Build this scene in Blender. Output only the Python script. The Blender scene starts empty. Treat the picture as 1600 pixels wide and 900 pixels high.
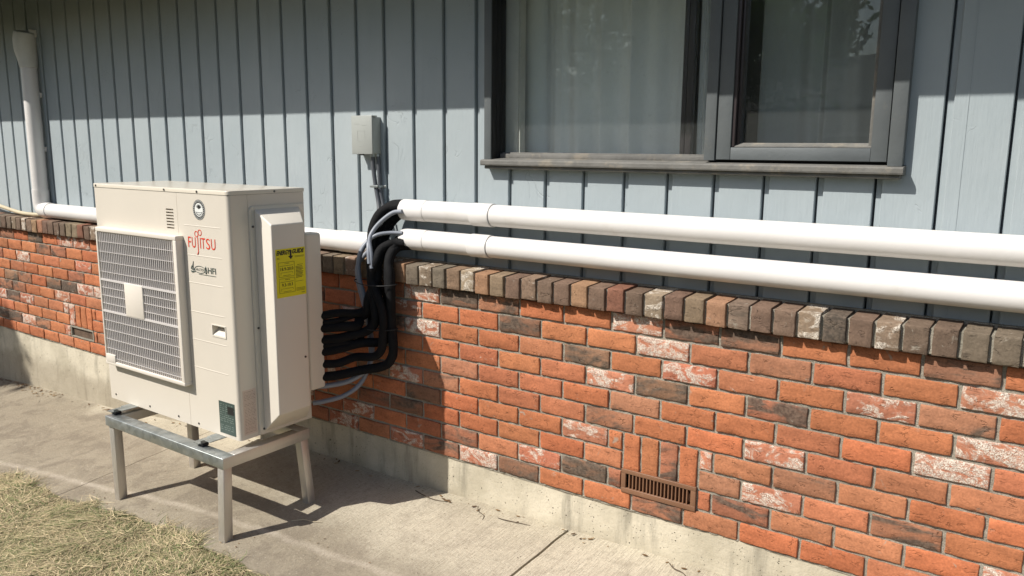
import bpy, bmesh, math, random
import numpy as np
from mathutils import Vector, Matrix
random.seed(7); rng = np.random.default_rng(7)
sc = bpy.context.scene
col = sc.collection

# ------------------------------------------------------------------ camera
cam_d = bpy.data.cameras.new("camera"); cam = bpy.data.objects.new("camera", cam_d); col.objects.link(cam)
YAW, PITCH, ROLL = -0.61048, 0.174724, 0.007519
fw = Vector((math.sin(YAW)*math.cos(PITCH), math.cos(YAW)*math.cos(PITCH), -math.sin(PITCH)))
rt = Vector((math.cos(YAW), -math.sin(YAW), 0)); up = rt.cross(fw)
r2 = rt*math.cos(ROLL)+up*math.sin(ROLL); u2 = -rt*math.sin(ROLL)+up*math.cos(ROLL)
Mc = Matrix((r2, u2, -fw)).transposed().to_4x4(); Mc.translation = Vector((2.1345, -2.5126, 1.5318))
cam.matrix_world = Mc
cam_d.sensor_width = 36; cam_d.lens = 1240.19/1600*36; cam_d.clip_start = .05; cam_d.clip_end = 500
sc.camera = cam

# ------------------------------------------------------------------ world, sun, exposure
SUN = Vector((0.66, 1.0, -1.23)).normalized()          # direction the light travels
w = bpy.data.worlds.new("World"); sc.world = w; w.use_nodes = True
nt = w.node_tree; bg = nt.nodes["Background"]
sky = nt.nodes.new("ShaderNodeTexSky"); sky.sky_type = 'NISHITA'; sky.sun_disc = False
sky.sun_elevation = math.asin(-SUN.z); sky.sun_rotation = math.atan2(-SUN.x, -SUN.y)
sky.air_density = 1.0; sky.dust_density = 1.6; sky.ozone_density = 1.0
nt.links.new(sky.outputs[0], bg.inputs[0]); bg.inputs[1].default_value = 0.098
sd = bpy.data.lights.new("sun", 'SUN'); sd.energy = 4.9; sd.angle = math.radians(.53); sd.color = (1.0, .955, .88)
so = bpy.data.objects.new("sun", sd); col.objects.link(so); so.rotation_euler = SUN.to_track_quat('-Z', 'Y').to_euler()
so.location = (-4, -6, 8)
sc.view_settings.view_transform = 'Standard'; sc.view_settings.look = 'None'
sc.view_settings.exposure = 0.24; sc.view_settings.gamma = 1; sc.view_settings.use_curve_mapping = False

# ------------------------------------------------------------------ material helpers
class NT:
    def __init__(s, name):
        s.m = bpy.data.materials.new(name); s.m.use_nodes = True; s.t = s.m.node_tree
        s.b = s.t.nodes["Principled BSDF"]; s.out = s.t.nodes["Material Output"]
        s._p = None
    def n(s, typ, **kw):
        nd = s.t.nodes.new("ShaderNode"+typ)
        for k, v in kw.items(): setattr(nd, k, v)
        return nd
    def l(s, a, b): s.t.links.new(a, b)
    def pos(s):
        if s._p is None: s._p = s.n("NewGeometry").outputs["Position"]
        return s._p
    def obj(s): return s.n("TexCoord").outputs["Object"]
    def val(s, x):
        return x
    def sock(s, inp, v):
        if isinstance(v, (int, float)): inp.default_value = v
        elif isinstance(v, tuple): inp.default_value = (*v, 1) if (len(v) == 3 and len(inp.default_value) == 4) else v
        else: s.l(v, inp)
    def noise(s, scale, detail=4, rough=.55, vec=None, dist=0, out=0):
        nd = s.n("TexNoise"); nd.inputs["Scale"].default_value = scale; nd.inputs["Detail"].default_value = detail
        nd.inputs["Roughness"].default_value = rough; nd.inputs["Distortion"].default_value = dist
        s.l(vec if vec is not None else s.pos(), nd.inputs["Vector"]); return nd.outputs[out]
    def voro(s, scale, vec=None, feature='F1', out="Distance", rnd=1):
        nd = s.n("TexVoronoi", feature=feature); nd.inputs["Scale"].default_value = scale; nd.inputs["Randomness"].default_value = rnd
        s.l(vec if vec is not None else s.pos(), nd.inputs["Vector"]); return nd.outputs[out]
    def scale(s, v, sx, sy, sz, add=None):
        nd = s.n("VectorMath", operation='MULTIPLY'); s.l(v, nd.inputs[0]); nd.inputs[1].default_value = (sx, sy, sz)
        o = nd.outputs[0]
        if add is not None:
            a = s.n("VectorMath", operation='ADD'); s.l(o, a.inputs[0]); s.l(add, a.inputs[1]); o = a.outputs[0]
        return o
    def ramp(s, f, a, b, lo=0., hi=1.):
        nd = s.n("MapRange", interpolation_type='SMOOTHSTEP'); s.sock(nd.inputs[0], f)
        s.sock(nd.inputs[1], a); s.sock(nd.inputs[2], b); s.sock(nd.inputs[3], lo); s.sock(nd.inputs[4], hi); return nd.outputs[0]
    def m_(s, op, a, b=0., c=None):
        nd = s.n("Math", operation=op); s.sock(nd.inputs[0], a); s.sock(nd.inputs[1], b)
        if c is not None: s.sock(nd.inputs[2], c)
        return nd.outputs[0]
    def mix(s, f, a, b, mode='MIX'):
        nd = s.n("Mix", data_type='RGBA', blend_type=mode); s.sock(nd.inputs[0], f); s.sock(nd.inputs[6], a); s.sock(nd.inputs[7], b); return nd.outputs[2]
    def bump(s, h, dist, strength=1., nrm=None):
        nd = s.n("Bump"); nd.inputs["Distance"].default_value = dist; nd.inputs["Strength"].default_value = strength
        s.l(h, nd.inputs["Height"])
        if nrm is not None: s.l(nrm, nd.inputs["Normal"])
        return nd.outputs[0]
    def sep(s, v):
        nd = s.n("SeparateXYZ"); s.l(v, nd.inputs[0]); return nd.outputs
    def fin(s, color, rough=.5, normal=None, metal=0., spec=None):
        s.sock(s.b.inputs["Base Color"], color); s.sock(s.b.inputs["Roughness"], rough); s.b.inputs["Metallic"].default_value = metal
        if spec is not None: s.b.inputs["Specular IOR Level"].default_value = spec
        if normal is not None: s.l(normal, s.b.inputs["Normal"])
        return s.m

def simple(name, c, rough=.5, metal=0., var=.08, vs=6., bump=0., bs=200., spec=None, dirt=None, darker=None):
    t = NT(name); n = t.noise(vs, 5)
    a = tuple(x*(1-var) for x in c); b = tuple(min(1, x*(1+var)) for x in c)
    cc = t.mix(t.ramp(n, .3, .7), a, b)
    if dirt:
        d = t.ramp(t.noise(dirt[1], 8, .7), dirt[2], dirt[2]+.15, 0, dirt[3]); cc = t.mix(d, cc, dirt[0])
    nr = None
    if bump: nr = t.bump(t.noise(bs, 3), bump)
    return t.fin(cc, rough, nr, metal, spec)

# ------------------------------------------------------------------ mesh helpers
class MB:
    def __init__(s): s.v = []; s.f = []; s.sm = []
    def add(s, vs, fs, smooth=False):
        o = len(s.v); s.v += [tuple(v) for v in vs]; s.f += [tuple(i+o for i in f) for f in fs]; s.sm += [smooth]*len(fs)
    def box(s, x0, x1, y0, y1, z0, z1, bev=0., seg=2):
        if bev <= 0:
            v = [(x, y, z) for x in (x0, x1) for y in (y0, y1) for z in (z0, z1)]
            s.add(v, [(0,1,3,2),(4,6,7,5),(0,4,5,1),(2,3,7,6),(0,2,6,4),(1,5,7,3)])
        else:
            bm = bmesh.new(); bmesh.ops.create_cube(bm, size=1)
            for q in bm.verts: q.co = Vector(((x0+x1)/2+q.co.x*(x1-x0), (y0+y1)/2+q.co.y*(y1-y0), (z0+z1)/2+q.co.z*(z1-z0)))
            bmesh.ops.bevel(bm, geom=bm.edges[:], offset=bev, segments=seg, profile=.5, affect='EDGES')
            s.bm(bm, True)
    def bm(s, bm, smooth=False):
        bm.verts.ensure_lookup_table(); bm.verts.index_update()
        s.add([q.co[:] for q in bm.verts], [[q.index for q in f.verts] for f in bm.faces], smooth); bm.free()
    def hull(s, a, b, bev=0., seg=3):   # two quads (4 pts each) joined
        bm = bmesh.new(); A = [bm.verts.new(p) for p in a]; B = [bm.verts.new(p) for p in b]
        bm.faces.new(A[::-1]); bm.faces.new(B)
        for i in range(4): bm.faces.new((A[i], A[(i+1) % 4], B[(i+1) % 4], B[i]))
        bmesh.ops.recalc_face_normals(bm, faces=bm.faces[:])
        if bev: bmesh.ops.bevel(bm, geom=bm.edges[:], offset=bev, segments=seg, profile=.5, affect='EDGES')
        s.bm(bm, bool(bev))
    def tube(s, pts, r, seg=12, smooth_n=0, caps=True):
        pts = [Vector(p) for p in pts]
        rs = r if isinstance(r, (list, tuple)) else [r]*len(pts)
        if smooth_n:
            P = [pts[0]*2-pts[1]]+pts+[pts[-1]*2-pts[-2]]; out = []; ro = []
            for i in range(1, len(P)-2):
                for j in range(smooth_n):
                    t = j/smooth_n; a, b, c, d = P[i-1:i+3]
                    out.append(.5*((2*b)+(-a+c)*t+(2*a-5*b+4*c-d)*t*t+(-a+3*b-3*c+d)*t**3)); ro.append(rs[i-1]*(1-t)+rs[i]*t)
            out.append(pts[-1]); ro.append(rs[-1]); pts, rs = out, ro
        n = len(pts); T = [(pts[min(i+1, n-1)]-pts[max(i-1, 0)]).normalized() for i in range(n)]
        a = T[0].orthogonal().normalized(); vs = []
        for i in range(n):
            if i: a = (a-T[i]*a.dot(T[i])).normalized()
            b = T[i].cross(a)
            for k in range(seg):
                th = 2*math.pi*k/seg; vs.append(pts[i]+(a*math.cos(th)+b*math.sin(th))*rs[i])
        fs = [(i*seg+k, i*seg+(k+1) % seg, (i+1)*seg+(k+1) % seg, (i+1)*seg+k) for i in range(n-1) for k in range(seg)]
        s.add(vs, fs, True)
        if caps: s.add([vs[k] for k in range(seg)], [tuple(range(seg))[::-1]]); s.add([vs[(n-1)*seg+k] for k in range(seg)], [tuple(range(seg))])
    def build(s, name, mat, parent=None, loc=None):
        me = bpy.data.meshes.new(name); me.from_pydata(s.v, [], s.f)
        me.polygons.foreach_set('use_smooth', s.sm); me.update()
        return obj(name, me, mat, parent, loc)
def obj(name, me, mat, parent=None, loc=None):
    o = bpy.data.objects.new(name, me); col.objects.link(o)
    if mat is not None and len(me.materials) == 0: me.materials.append(mat)
    if parent is not None: o.parent = parent; o.matrix_parent_inverse = Matrix.Translation(-world_loc(parent))
    return o
def world_loc(o):      # everything below the top level sits at the world origin
    return Vector((0, 0, 0)) if o.parent is not None else Vector(o.location)
def thing(name, label, cat, loc=(0, 0, 0), group=None):
    o = bpy.data.objects.new(name, None); o.empty_display_size = .1; col.objects.link(o); o.location = loc
    tag(o, label, cat, group); return o
def tag(o, label, cat, group=None, kind=None):
    o['label'] = label; o['category'] = cat
    if group: o['group'] = group
    if kind: o['kind'] = kind
    return o
def struct(o, kind='structure'): o['kind'] = kind; return o
def autosmooth(o, ang=40):
    me = o.data; bm = bmesh.new(); bm.from_mesh(me)
    for e in bm.edges:
        e.smooth = not (len(e.link_faces) == 2 and e.calc_face_angle(0) > math.radians(ang))
    for f in bm.faces: f.smooth = True
    bm.to_mesh(me); bm.free()
def text_mesh(txt, w_, h_, ox, ex=.0004, bold=0., shear=0., lower_left=(0, 0), align=None):
    """2D text mesh in local XY scaled to exactly w_ x h_, mapped by ox(x,y,z)->world"""
    cu = bpy.data.curves.new("t", 'FONT'); cu.body = txt; cu.size = 1; cu.extrude = .0; cu.offset = bold; cu.shear = shear; cu.resolution_u = 3
    to = bpy.data.objects.new("t", cu); col.objects.link(to)
    dg = bpy.context.evaluated_depsgraph_get(); dg.update()
    me = bpy.data.meshes.new_from_object(to.evaluated_get(dg)); bpy.data.objects.remove(to); bpy.data.curves.remove(cu)
    V = np.array([v.co[:] for v in me.vertices]); F = [tuple(p.vertices) for p in me.polygons]; bpy.data.meshes.remove(me)
    mn = V.min(0); mx = V.max(0)
    V[:, 0] = (V[:, 0]-mn[0])/(mx[0]-mn[0])*w_+lower_left[0]; V[:, 1] = (V[:, 1]-mn[1])/(mx[1]-mn[1])*h_+lower_left[1]
    return [ox(x, y, 0) for x, y, _ in V], F

# ------------------------------------------------------------------ ground height
def zw(x):
    xs = [-60, -8, -4.3, -3.7, -2.85, -2.0, -1.3, -1.0, -.6, 0, .63, 1.24, 2.5, 60]
    zs = [-.35, -.33, -.20, -.16, -.132, -.06, .0, .024, .033, .038, .054, .067, .075, .1]
    return float(np.interp(x, xs, zs))
def gz(x, y):
    cf = float(np.interp(x, [-2.2, -1.3, -.5, 3], [.09, .085, .045, .035]))
    d = max(0., -y); d = d if d < 1.2 else 1.2+(d-1.2)*.15
    return zw(x)-cf*d

# ------------------------------------------------------------------ materials
M = {}
def mat_brick():
    t = NT("fired_brick")
    a = t.n("Attribute", attribute_name="bcol", attribute_type='GEOMETRY'); p = t.n("Attribute", attribute_name="bpar", attribute_type='GEOMETRY')
    pr = t.sep(p.outputs["Vector"])        # x white amount, y dark amount, z seed
    off = t.n("CombineXYZ"); s100 = t.m_('MULTIPLY', pr[2], 40.); t.l(s100, off.inputs[0]); t.l(s100, off.inputs[2])
    vec = t.scale(t.pos(), 1, 1, 1, off.outputs[0]); vs = t.scale(t.pos(), .55, 1, 1.6, off.outputs[0])
    c = a.outputs["Color"]
    c = t.mix(t.ramp(t.noise(22, 5, .6, vec), .3, .7, 0, .8), c, (.30, .26, .24), 'MULTIPLY') if False else c
    v1 = t.ramp(t.noise(16, 6, .62, vs), .28, .72, .82, 1.14); v2 = t.ramp(t.noise(130, 3, .6, vec), .3, .7, .86, 1.12)
    vv = t.m_('MULTIPLY', v1, v2); vc = t.n("CombineColor"); [t.l(vv, vc.inputs[i]) for i in range(3)]
    c = t.mix(1., c, vc.outputs[0], 'MULTIPLY')
    # fired-dark patches
    dn = t.noise(11, 5, .6, vs, .6); th = t.m_('SUBTRACT', .85, t.m_('MULTIPLY', pr[1], .62))
    dm = t.ramp(dn, th, t.m_('ADD', th, .16)); dcol = t.mix(t.ramp(t.noise(70, 4, .6, vec), .35, .65), (.060, .050, .040), (.135, .105, .08))
    c = t.mix(t.m_('MULTIPLY', dm, .88), c, dcol)
    # chalky lime scale: broad patch broken by a fine net of speckles
    wn = t.noise(17, 4, .6, t.scale(t.pos(), .8, 1, 1.25, off.outputs[0]), 1.2); th2 = t.m_('SUBTRACT', .98, t.m_('MULTIPLY', pr[0], .58))
    wm = t.ramp(wn, th2, t.m_('ADD', th2, .12))
    fine = t.ramp(t.noise(150, 5, .75, vec, 2.2), .40, .52); net = t.ramp(t.noise(60, 3, .6, vec, 1.5), .34, .52, .25, 1.)
    wf = t.m_('MULTIPLY', t.m_('MULTIPLY', wm, fine), net)
    c = t.mix(wf, c, (.74, .66, .56))
    ms = t.m_('MULTIPLY', t.ramp(t.noise(24, 6, .7, vec, .8), .60, .68), t.ramp(t.noise(5.5, 2), .50, .60, 0, .75)); c = t.mix(ms, c, (.33, .29, .235))
    # bump: grit, drag creases, dents
    cr = t.noise(19, 3, .5, vs, 1.6); ridge = t.ramp(t.m_('ABSOLUTE', t.m_('SUBTRACT', cr, .5)), 0., .028, 1., 0.)
    gate = t.ramp(t.noise(30, 2, .5, vec), .50, .62)
    h = t.m_('ADD', t.m_('MULTIPLY', t.m_('MULTIPLY', ridge, gate), -.75), t.m_('MULTIPLY', t.noise(260, 4, .7, vec), .28))
    h = t.m_('ADD', h, t.m_('MULTIPLY', t.noise(24, 3, .55, vec), 1.2)); h = t.m_('ADD', h, t.m_('MULTIPLY', wf, .25))
    return t.fin(c, .88, t.bump(h, .0032), spec=.25)
def mat_mortar():
    t = NT("grey_mortar"); n = t.noise(9, 5); n2 = t.noise(320, 3, .7)
    c = t.mix(t.ramp(n, .3, .7), (.31, .285, .23), (.42, .385, .32)); c = t.mix(t.ramp(n2, .35, .6), (.22, .20, .16), c)
    h = t.m_('ADD', t.m_('MULTIPLY', t.noise(60, 4), 1.4), t.m_('MULTIPLY', n2, .8))
    return t.fin(c, .95, t.bump(h, .003), spec=.2)
def mat_foundation():
    t = NT("cast_concrete"); P = t.pos(); X = t.sep(P)
    c = t.mix(t.ramp(t.noise(3.2, 7, .6), .3, .7), (.43, .385, .29), (.62, .56, .44))
    st = t.scale(P, 6, 6, .9); c = t.mix(t.ramp(t.noise(2.2, 6, .62, st), .50, .72, 0, .65), c, (.22, .20, .155))
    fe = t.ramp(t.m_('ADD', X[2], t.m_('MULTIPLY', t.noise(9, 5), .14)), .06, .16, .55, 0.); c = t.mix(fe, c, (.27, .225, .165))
    pits = t.m_('MAXIMUM', t.ramp(t.voro(34, None, 'F1'), .05, .12, 1., 0.), t.ramp(t.voro(75, None, 'F1'), .08, .16, .8, 0.)); pg = t.ramp(t.noise(11, 3), .46, .56); pm = t.m_('MULTIPLY', pits, pg)
    c = t.mix(t.m_('MULTIPLY', pm, .8), c, (.11, .10, .08)); c = t.mix(t.ramp(t.noise(150, 4, .7), .52, .70, 0, .30), c, (.21, .19, .15))
    k = t.noise(3.1, 5, .6, None, .8); ck = t.ramp(t.m_('ABSOLUTE', t.m_('SUBTRACT', k, .5)), 0., .006, 1., 0.); ck = t.m_('MULTIPLY', ck, t.ramp(t.noise(2.1, 2), .52, .62))
    h = t.m_('ADD', t.m_('MULTIPLY', pm, -2.), t.m_('MULTIPLY', t.noise(40, 6, .65), 1.)); return t.fin(c, .93, t.bump(h, .0035), spec=.2)
def mat_walk():
    t = NT("brushed_concrete_walk"); P = t.pos(); X = t.sep(P)
    c = t.mix(t.ramp(t.noise(1.7, 7, .6), .32, .68), (.435, .39, .298), (.58, .522, .408))
    c = t.mix(t.ramp(t.noise(7, 7, .68), .47, .64, 0, .40), c, (.30, .26, .20))
    # soil-brown film towards the lawn, cleaner near the wall
    yy = t.m_('ADD', X[1], t.m_('MULTIPLY', t.m_('SUBTRACT', t.noise(2.2, 6, .6), .5), .55))
    lw = t.m_('ADD', yy, t.m_('MULTIPLY', X[0], .16))
    c = t.mix(t.ramp(lw, -.66, -.34, .70, 0.), c, (.23, .192, .138))
    c = t.mix(t.m_('MULTIPLY', t.ramp(t.noise(4.5, 8, .72, None, .6), .46, .60), t.ramp(lw, -.78, -.20, .55, .03)), c, (.17, .14, .105))
    c = t.mix(t.m_('MULTIPLY', t.ramp(t.m_('ABSOLUTE', t.m_('ADD', t.m_('SUBTRACT', X[1], t.m_('MULTIPLY', X[0], .058)), t.m_('ADD', .595, t.m_('MULTIPLY', t.noise(5, 4), .05)))), .002, .030, 1., 0.), t.ramp(t.noise(9, 4), .3, .6, .30, .75)), c, (.47, .41, .33))  # pale stripe of reflected light along the walk, painted into the concrete colour
    br = t.noise(10, 5, .6, t.scale(P, 26, 1.6, 1)); sp = t.noise(260, 4, .75); c = t.mix(t.m_('MULTIPLY', t.ramp(br, .42, .62, 0, .42), t.ramp(X[0], -1.2, .2, .35, 1.)), c, (.28, .24, .185))
    c = t.mix(t.ramp(sp, .53, .70, 0, .5), c, (.16, .135, .10)); c = t.mix(t.ramp(sp, .42, .30, 0, .35), c, (.66, .60, .50))
    k = t.noise(1.15, 5, .55, t.scale(P, 1, 1, 1), .5); ck = t.ramp(t.m_('ABSOLUTE', t.m_('SUBTRACT', k, .53)), 0., .0022, 1., 0.); ck = t.m_('MULTIPLY', ck, t.m_('MULTIPLY', t.ramp(X[0], -2.2, -1.3, 1., 0.), t.ramp(t.noise(1.4, 2), .52, .60)))
    c = t.mix(t.m_('MULTIPLY', ck, .8), c, (.07, .055, .04))
    g2 = t.noise(95, 3, .8); c = t.mix(t.ramp(g2, .56, .66, 0, .42), c, (.15, .12, .09)); c = t.mix(t.ramp(g2, .40, .32, 0, .32), c, (.64, .585, .49))
    pv = t.m_('MULTIPLY', t.ramp(t.voro(42, None, 'F1'), .07, .13, 1., 0.), t.ramp(t.noise(17, 3), .54, .60)); c = t.mix(pv, c, (.10, .08, .06))
    chips = t.ramp(t.voro(9, None, 'F1'), .030, .045, 1., 0.); c = t.mix(t.m_('MULTIPLY', chips, t.ramp(t.noise(5, 2), .48, .58, 0, .7)), c, (.68, .63, .54))
    h = t.m_('ADD', t.m_('MULTIPLY', br, 1.1), t.m_('MULTIPLY', t.noise(55, 6, .7), 1.2)); h = t.m_('SUBTRACT', h, t.m_('MULTIPLY', ck, 2.))
    return t.fin(c, .92, t.bump(h, .0032), spec=.2)
def mat_siding():
    t = NT("blue_grey_painted_wood"); P = t.pos()
    c = t.mix(t.ramp(t.noise(1.3, 5), .3, .7), (.325, .372, .392), (.385, .428, .442))
    st = t.scale(P, 9, 9, 1.0); c = t.mix(t.ramp(t.noise(3, 6, .65, st), .55, .75, 0, .22), c, (.27, .305, .325))
    wr = t.noise(26, 5, .6, t.scale(P, 1, 1, .45)); sp = t.ramp(t.voro(11, None, 'F1'), .020, .034, 1., 0.); sp = t.m_('MULTIPLY', sp, t.ramp(t.noise(4, 2), .52, .6))
    c = t.mix(t.m_('MULTIPLY', sp, .5), c, (.20, .24, .25))
    gr = t.noise(14, 5, .6, t.scale(P, 12, 12, .6))
    crk = t.noise(8, 3, .5, t.scale(P, 1, 1, .8), 1.4); ck = t.m_('MULTIPLY', t.ramp(t.m_('ABSOLUTE', t.m_('SUBTRACT', crk, .5)), 0., .012, 1., 0.), t.ramp(t.noise(6, 2), .56, .64))
    h = t.m_('ADD', t.m_('MULTIPLY', wr, .8), t.m_('MULTIPLY', gr, .45)); h = t.m_('SUBTRACT', h, t.m_('MULTIPLY', ck, .6)); h = t.m_('SUBTRACT', h, sp)
    return t.fin(c, .62, t.bump(h, .0022), spec=.35)
def mat_galv():
    t = NT("galvanised_steel"); P = t.pos()
    v = t.voro(38, None, 'F1', 'Color'); vv = t.sep(v)[0]
    c = t.mix(vv, (.30, .325, .32), (.42, .44, .43)); c = t.mix(t.ramp(t.noise(9, 6, .7), .52, .68, 0, .5), c, (.50, .52, .51))
    return t.fin(c, t.ramp(t.noise(30, 4), .3, .7, .38, .58), t.bump(t.noise(60, 4), .0006), .85)
def mat_alu():
    t = NT("brushed_aluminium"); P = t.pos()
    s = t.noise(20, 5, .6, t.scale(P, 14, 14, .8)); c = t.mix(s, (.50, .47, .43), (.66, .63, .58))
    return t.fin(c, t.ramp(s, .3, .7, .34, .5), t.bump(s, .0006), .7)
def mat_glass():
    t = NT("window_glass"); g = t.n("BsdfGlossy"); g.inputs["Roughness"].default_value = .012; g.inputs["Color"].default_value = (.95, 1, .98, 1)
    tr = t.n("BsdfTransparent"); tr.inputs["Color"].default_value = (.96, .975, .97, 1); lw = t.n("LayerWeight"); lw.inputs["Blend"].default_value = .5; fr = t.m_("MULTIPLY_ADD", t.m_("POWER", lw.outputs["Facing"], 5.), .95, .035)
    df = t.n("BsdfDiffuse"); df.inputs["Color"].default_value = (.45, .46, .44, 1)
    dust = t.ramp(t.noise(70, 6, .8), .56, .74, 0.030, .13)
    h = t.bump(t.noise(1.6, 2), .004, .5); t.l(h, g.inputs["Normal"])
    mx = t.n("MixShader"); t.l(fr, mx.inputs[0]); t.l(tr.outputs[0], mx.inputs[1]); t.l(g.outputs[0], mx.inputs[2])
    m2 = t.n("MixShader"); t.l(dust, m2.inputs[0]); t.l(mx.outputs[0], m2.inputs[1]); t.l(df.outputs[0], m2.inputs[2])
    t.l(m2.outputs[0], t.out.inputs[0]); return t.m
def mat_leaf(name, a, b, sc_=3):
    t = NT(name); c = t.mix(t.ramp(t.noise(sc_, 4), .35, .65), a, b); c2 = t.mix(t.ramp(t.noise(40, 2), .3, .7, 0, .5), c, tuple(x*1.6 for x in a))
    t.fin(c2, .6); tl = t.n("BsdfTranslucent"); t.l(c2, tl.inputs[0]); mx = t.n("MixShader"); mx.inputs[0].default_value = .45
    t.l(t.b.outputs[0], mx.inputs[1]); t.l(tl.outputs[0], mx.inputs[2]); t.l(mx.outputs[0], t.out.inputs[0]); return t.m
def mat_attr(name, rough=.8, spec=.3):
    t = NT(name); a = t.n("Attribute", attribute_name="bcol", attribute_type='GEOMETRY'); v = t.ramp(t.noise(90, 3), .3, .7, .8, 1.15)
    vc = t.n("CombineColor"); [t.l(v, vc.inputs[i]) for i in range(3)]
    return t.fin(t.mix(1., a.outputs["Color"], vc.outputs[0], 'MULTIPLY'), rough, spec=spec)

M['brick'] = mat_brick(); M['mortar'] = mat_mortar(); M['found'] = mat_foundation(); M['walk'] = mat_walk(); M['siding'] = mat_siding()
M['galv'] = mat_galv(); M['alu'] = mat_alu(); M['glass'] = mat_glass()
M['unit'] = simple("cream_painted_steel", (.64, .583, .498), .42, var=.015, vs=3, bump=.0003, bs=500)
M['unit_side'] = simple("cream_painted_panel", (.66, .61, .52), .42, var=.02, vs=3, bump=.0003, bs=500)
M['cover'] = simple("pale_plastic_cover", (.69, .64, .56), .40, var=.015, vs=4)
M['grille'] = simple("cream_plastic_grille", (.70, .64, .56), .5, var=.02)
M['bars'] = simple("shaded_grille_wire", (.60, .565, .54), .5, var=.02)  # greyer than the cream frame: partial shade on the bars put into their colour
M['cavity'] = simple("dark_cavity", (.075, .07, .072), .8, var=.2, vs=30)
M['coil'] = simple("coil_fins", (.12, .11, .115), .6, var=.15, vs=60)
M['fan'] = simple("fan_plastic", (.13, .125, .13), .5)
M['pvc'] = simple("white_duct_plastic", (.71, .685, .66), .36, var=.025, vs=5, bump=.0004, bs=40, dirt=((.60, .56, .50), 7, .56, .35))
M['pvc_old'] = simple("weathered_white_plastic", (.66, .65, .60), .5, var=.06, vs=9)
M['trim'] = simple("grey_painted_trim", (.112, .124, .128), .55, var=.08, vs=7, bump=.0008, bs=50, dirt=((.25, .225, .18), 18, .60, .35))
M['sill'] = simple("weathered_sill_paint", (.155, .15, .138), .8, var=.15, vs=12, bump=.002, bs=60, dirt=((.30, .26, .20), 14, .50, .5))
M['darkline'] = simple("black_gasket_and_shade", (.012, .012, .013), .6)  # real gasket and seam black, also the painted shade of the window's left reveal
M['rail_in'] = simple("dark_bronze_metal", (.050, .040, .042), .4)
M['curtain'] = simple("pale_sheer_curtain", (.84, .86, .83), .9, var=.05, vs=3, bump=.0006, bs=260)
M['inner'] = simple("inner_jamb_paint", (.60, .59, .54), .6)
M['room'] = simple("room_plaster", (.48, .49, .46), .9)
M['foam'] = simple("black_foam_insulation", (.006, .006, .007), .8, var=.25, vs=20, bump=.002, bs=120, spec=.22)
M['conduit'] = simple("grey_flexible_conduit", (.22, .24, .28), .42, var=.06)
M['dkcond'] = simple("dark_grey_conduit", (.085, .09, .10), .45, var=.06)
M['boxpaint'] = simple("grey_enamel", (.335, .35, .33), .45, var=.03)
M['boxside'] = M['boxpaint']
M['vent'] = simple("brown_enamelled_steel", (.20, .10, .055), .45, var=.06, dirt=((.30, .2, .14), 30, .6, .4))
M['black'] = simple("black_ink", (.015, .015, .013), .5)
M['screw'] = simple("dark_screw_steel", (.09, .085, .08), .4, metal=.6)
M['red'] = simple("red_ink", (.66, .055, .022), .4, var=.02)
M['yellow'] = simple("yellow_sticker", (.74, .67, .012), .5, var=.03)
M['plate'] = simple("dark_green_plate", (.050, .075, .065), .4, var=.08)
M['plate_ink'] = simple("pale_green_ink", (.17, .21, .18), .5)
M['paper'] = simple("warm_white_sticker", (.62, .50, .42), .5, var=.03)
M['paper_ink'] = simple("faded_brown_ink", (.36, .26, .20), .6)
M['white_ink'] = simple("white_ink", (.72, .73, .70), .5)
M['rubber'] = simple("black_rubber", (.015, .015, .016), .7)
M['cream_hose'] = simple("cream_rubber_hose", (.52, .44, .30), .5)
M['soffit'] = simple("soffit_paint", (.045, .045, .042), .8)
M['roof'] = simple("asphalt_shingle", (.09, .085, .08), .95, var=.3, vs=20, bump=.004, bs=50)
M['straw'] = mat_attr("dried_grass_blades", .8); M['litter'] = mat_attr("dead_leaf", .85)
M['bark'] = simple("bark", (.11, .085, .06), .95, var=.3, vs=14, bump=.01, bs=30)
M['leafA'] = mat_leaf("broad_green_leaf", (.045, .095, .022), (.09, .16, .04)); M['leafB'] = mat_leaf("dark_green_leaf", (.028, .06, .018), (.06, .10, .035))
M['nb_wall'] = simple("neighbour_stucco", (.30, .31, .31), .9); M['nb_roof'] = simple("neighbour_shingle", (.07, .068, .066), .95, var=.2, vs=8)

def mat_lawn():
    t = NT("dry_lawn"); c = t.mix(t.ramp(t.noise(1.2, 7, .65), .35, .65), (.075, .09, .028), (.16, .135, .065)); c = t.mix(t.ramp(t.noise(90, 5, .75), .4, .65, 0, .6), c, (.09, .07, .035))
    return t.fin(c, .95, t.bump(t.noise(120, 6, .75), .015), spec=.15)
M['lawn'] = mat_lawn()
M['soil'] = simple("dry_soil", (.15, .115, .075), .97, var=.25, vs=25, bump=.006, bs=90)

# ------------------------------------------------------------------ ground
def grid(xs, ys, zf, name, mat):
    vs = [(x, y, zf(x, y)) for y in ys for x in xs]; nx = len(xs)
    fs = [(j*nx+i, j*nx+i+1, (j+1)*nx+i+1, (j+1)*nx+i) for j in range(len(ys)-1) for i in range(nx-1)]
    m = MB(); m.add(vs, fs, True); return m.build(name, mat)
xs = [-150, -80, -40, -20, -12]+list(np.arange(-8, 5.01, .125))+[8, 14, 24, 50, 100, 150]
ys = [-200, -120, -70, -40, -25, -15, -10, -7, -5, -4, -3, -2.4]+list(np.arange(-2, .21, .1))+[2, 10, 60, 150]
def lawn_z(x, y):
    base = gz(x, min(y, 0))-.012
    if y > -.80: base -= min(.09, (y+.80)*.9)          # the bed dips under the walk
    return base+(.006*math.sin(x*9+y*7)+.005*math.sin(x*23-y*17) if abs(x) < 8 and y > -5 else 0)
struct(grid(xs, ys, lawn_z, "ground", M['lawn']))
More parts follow.
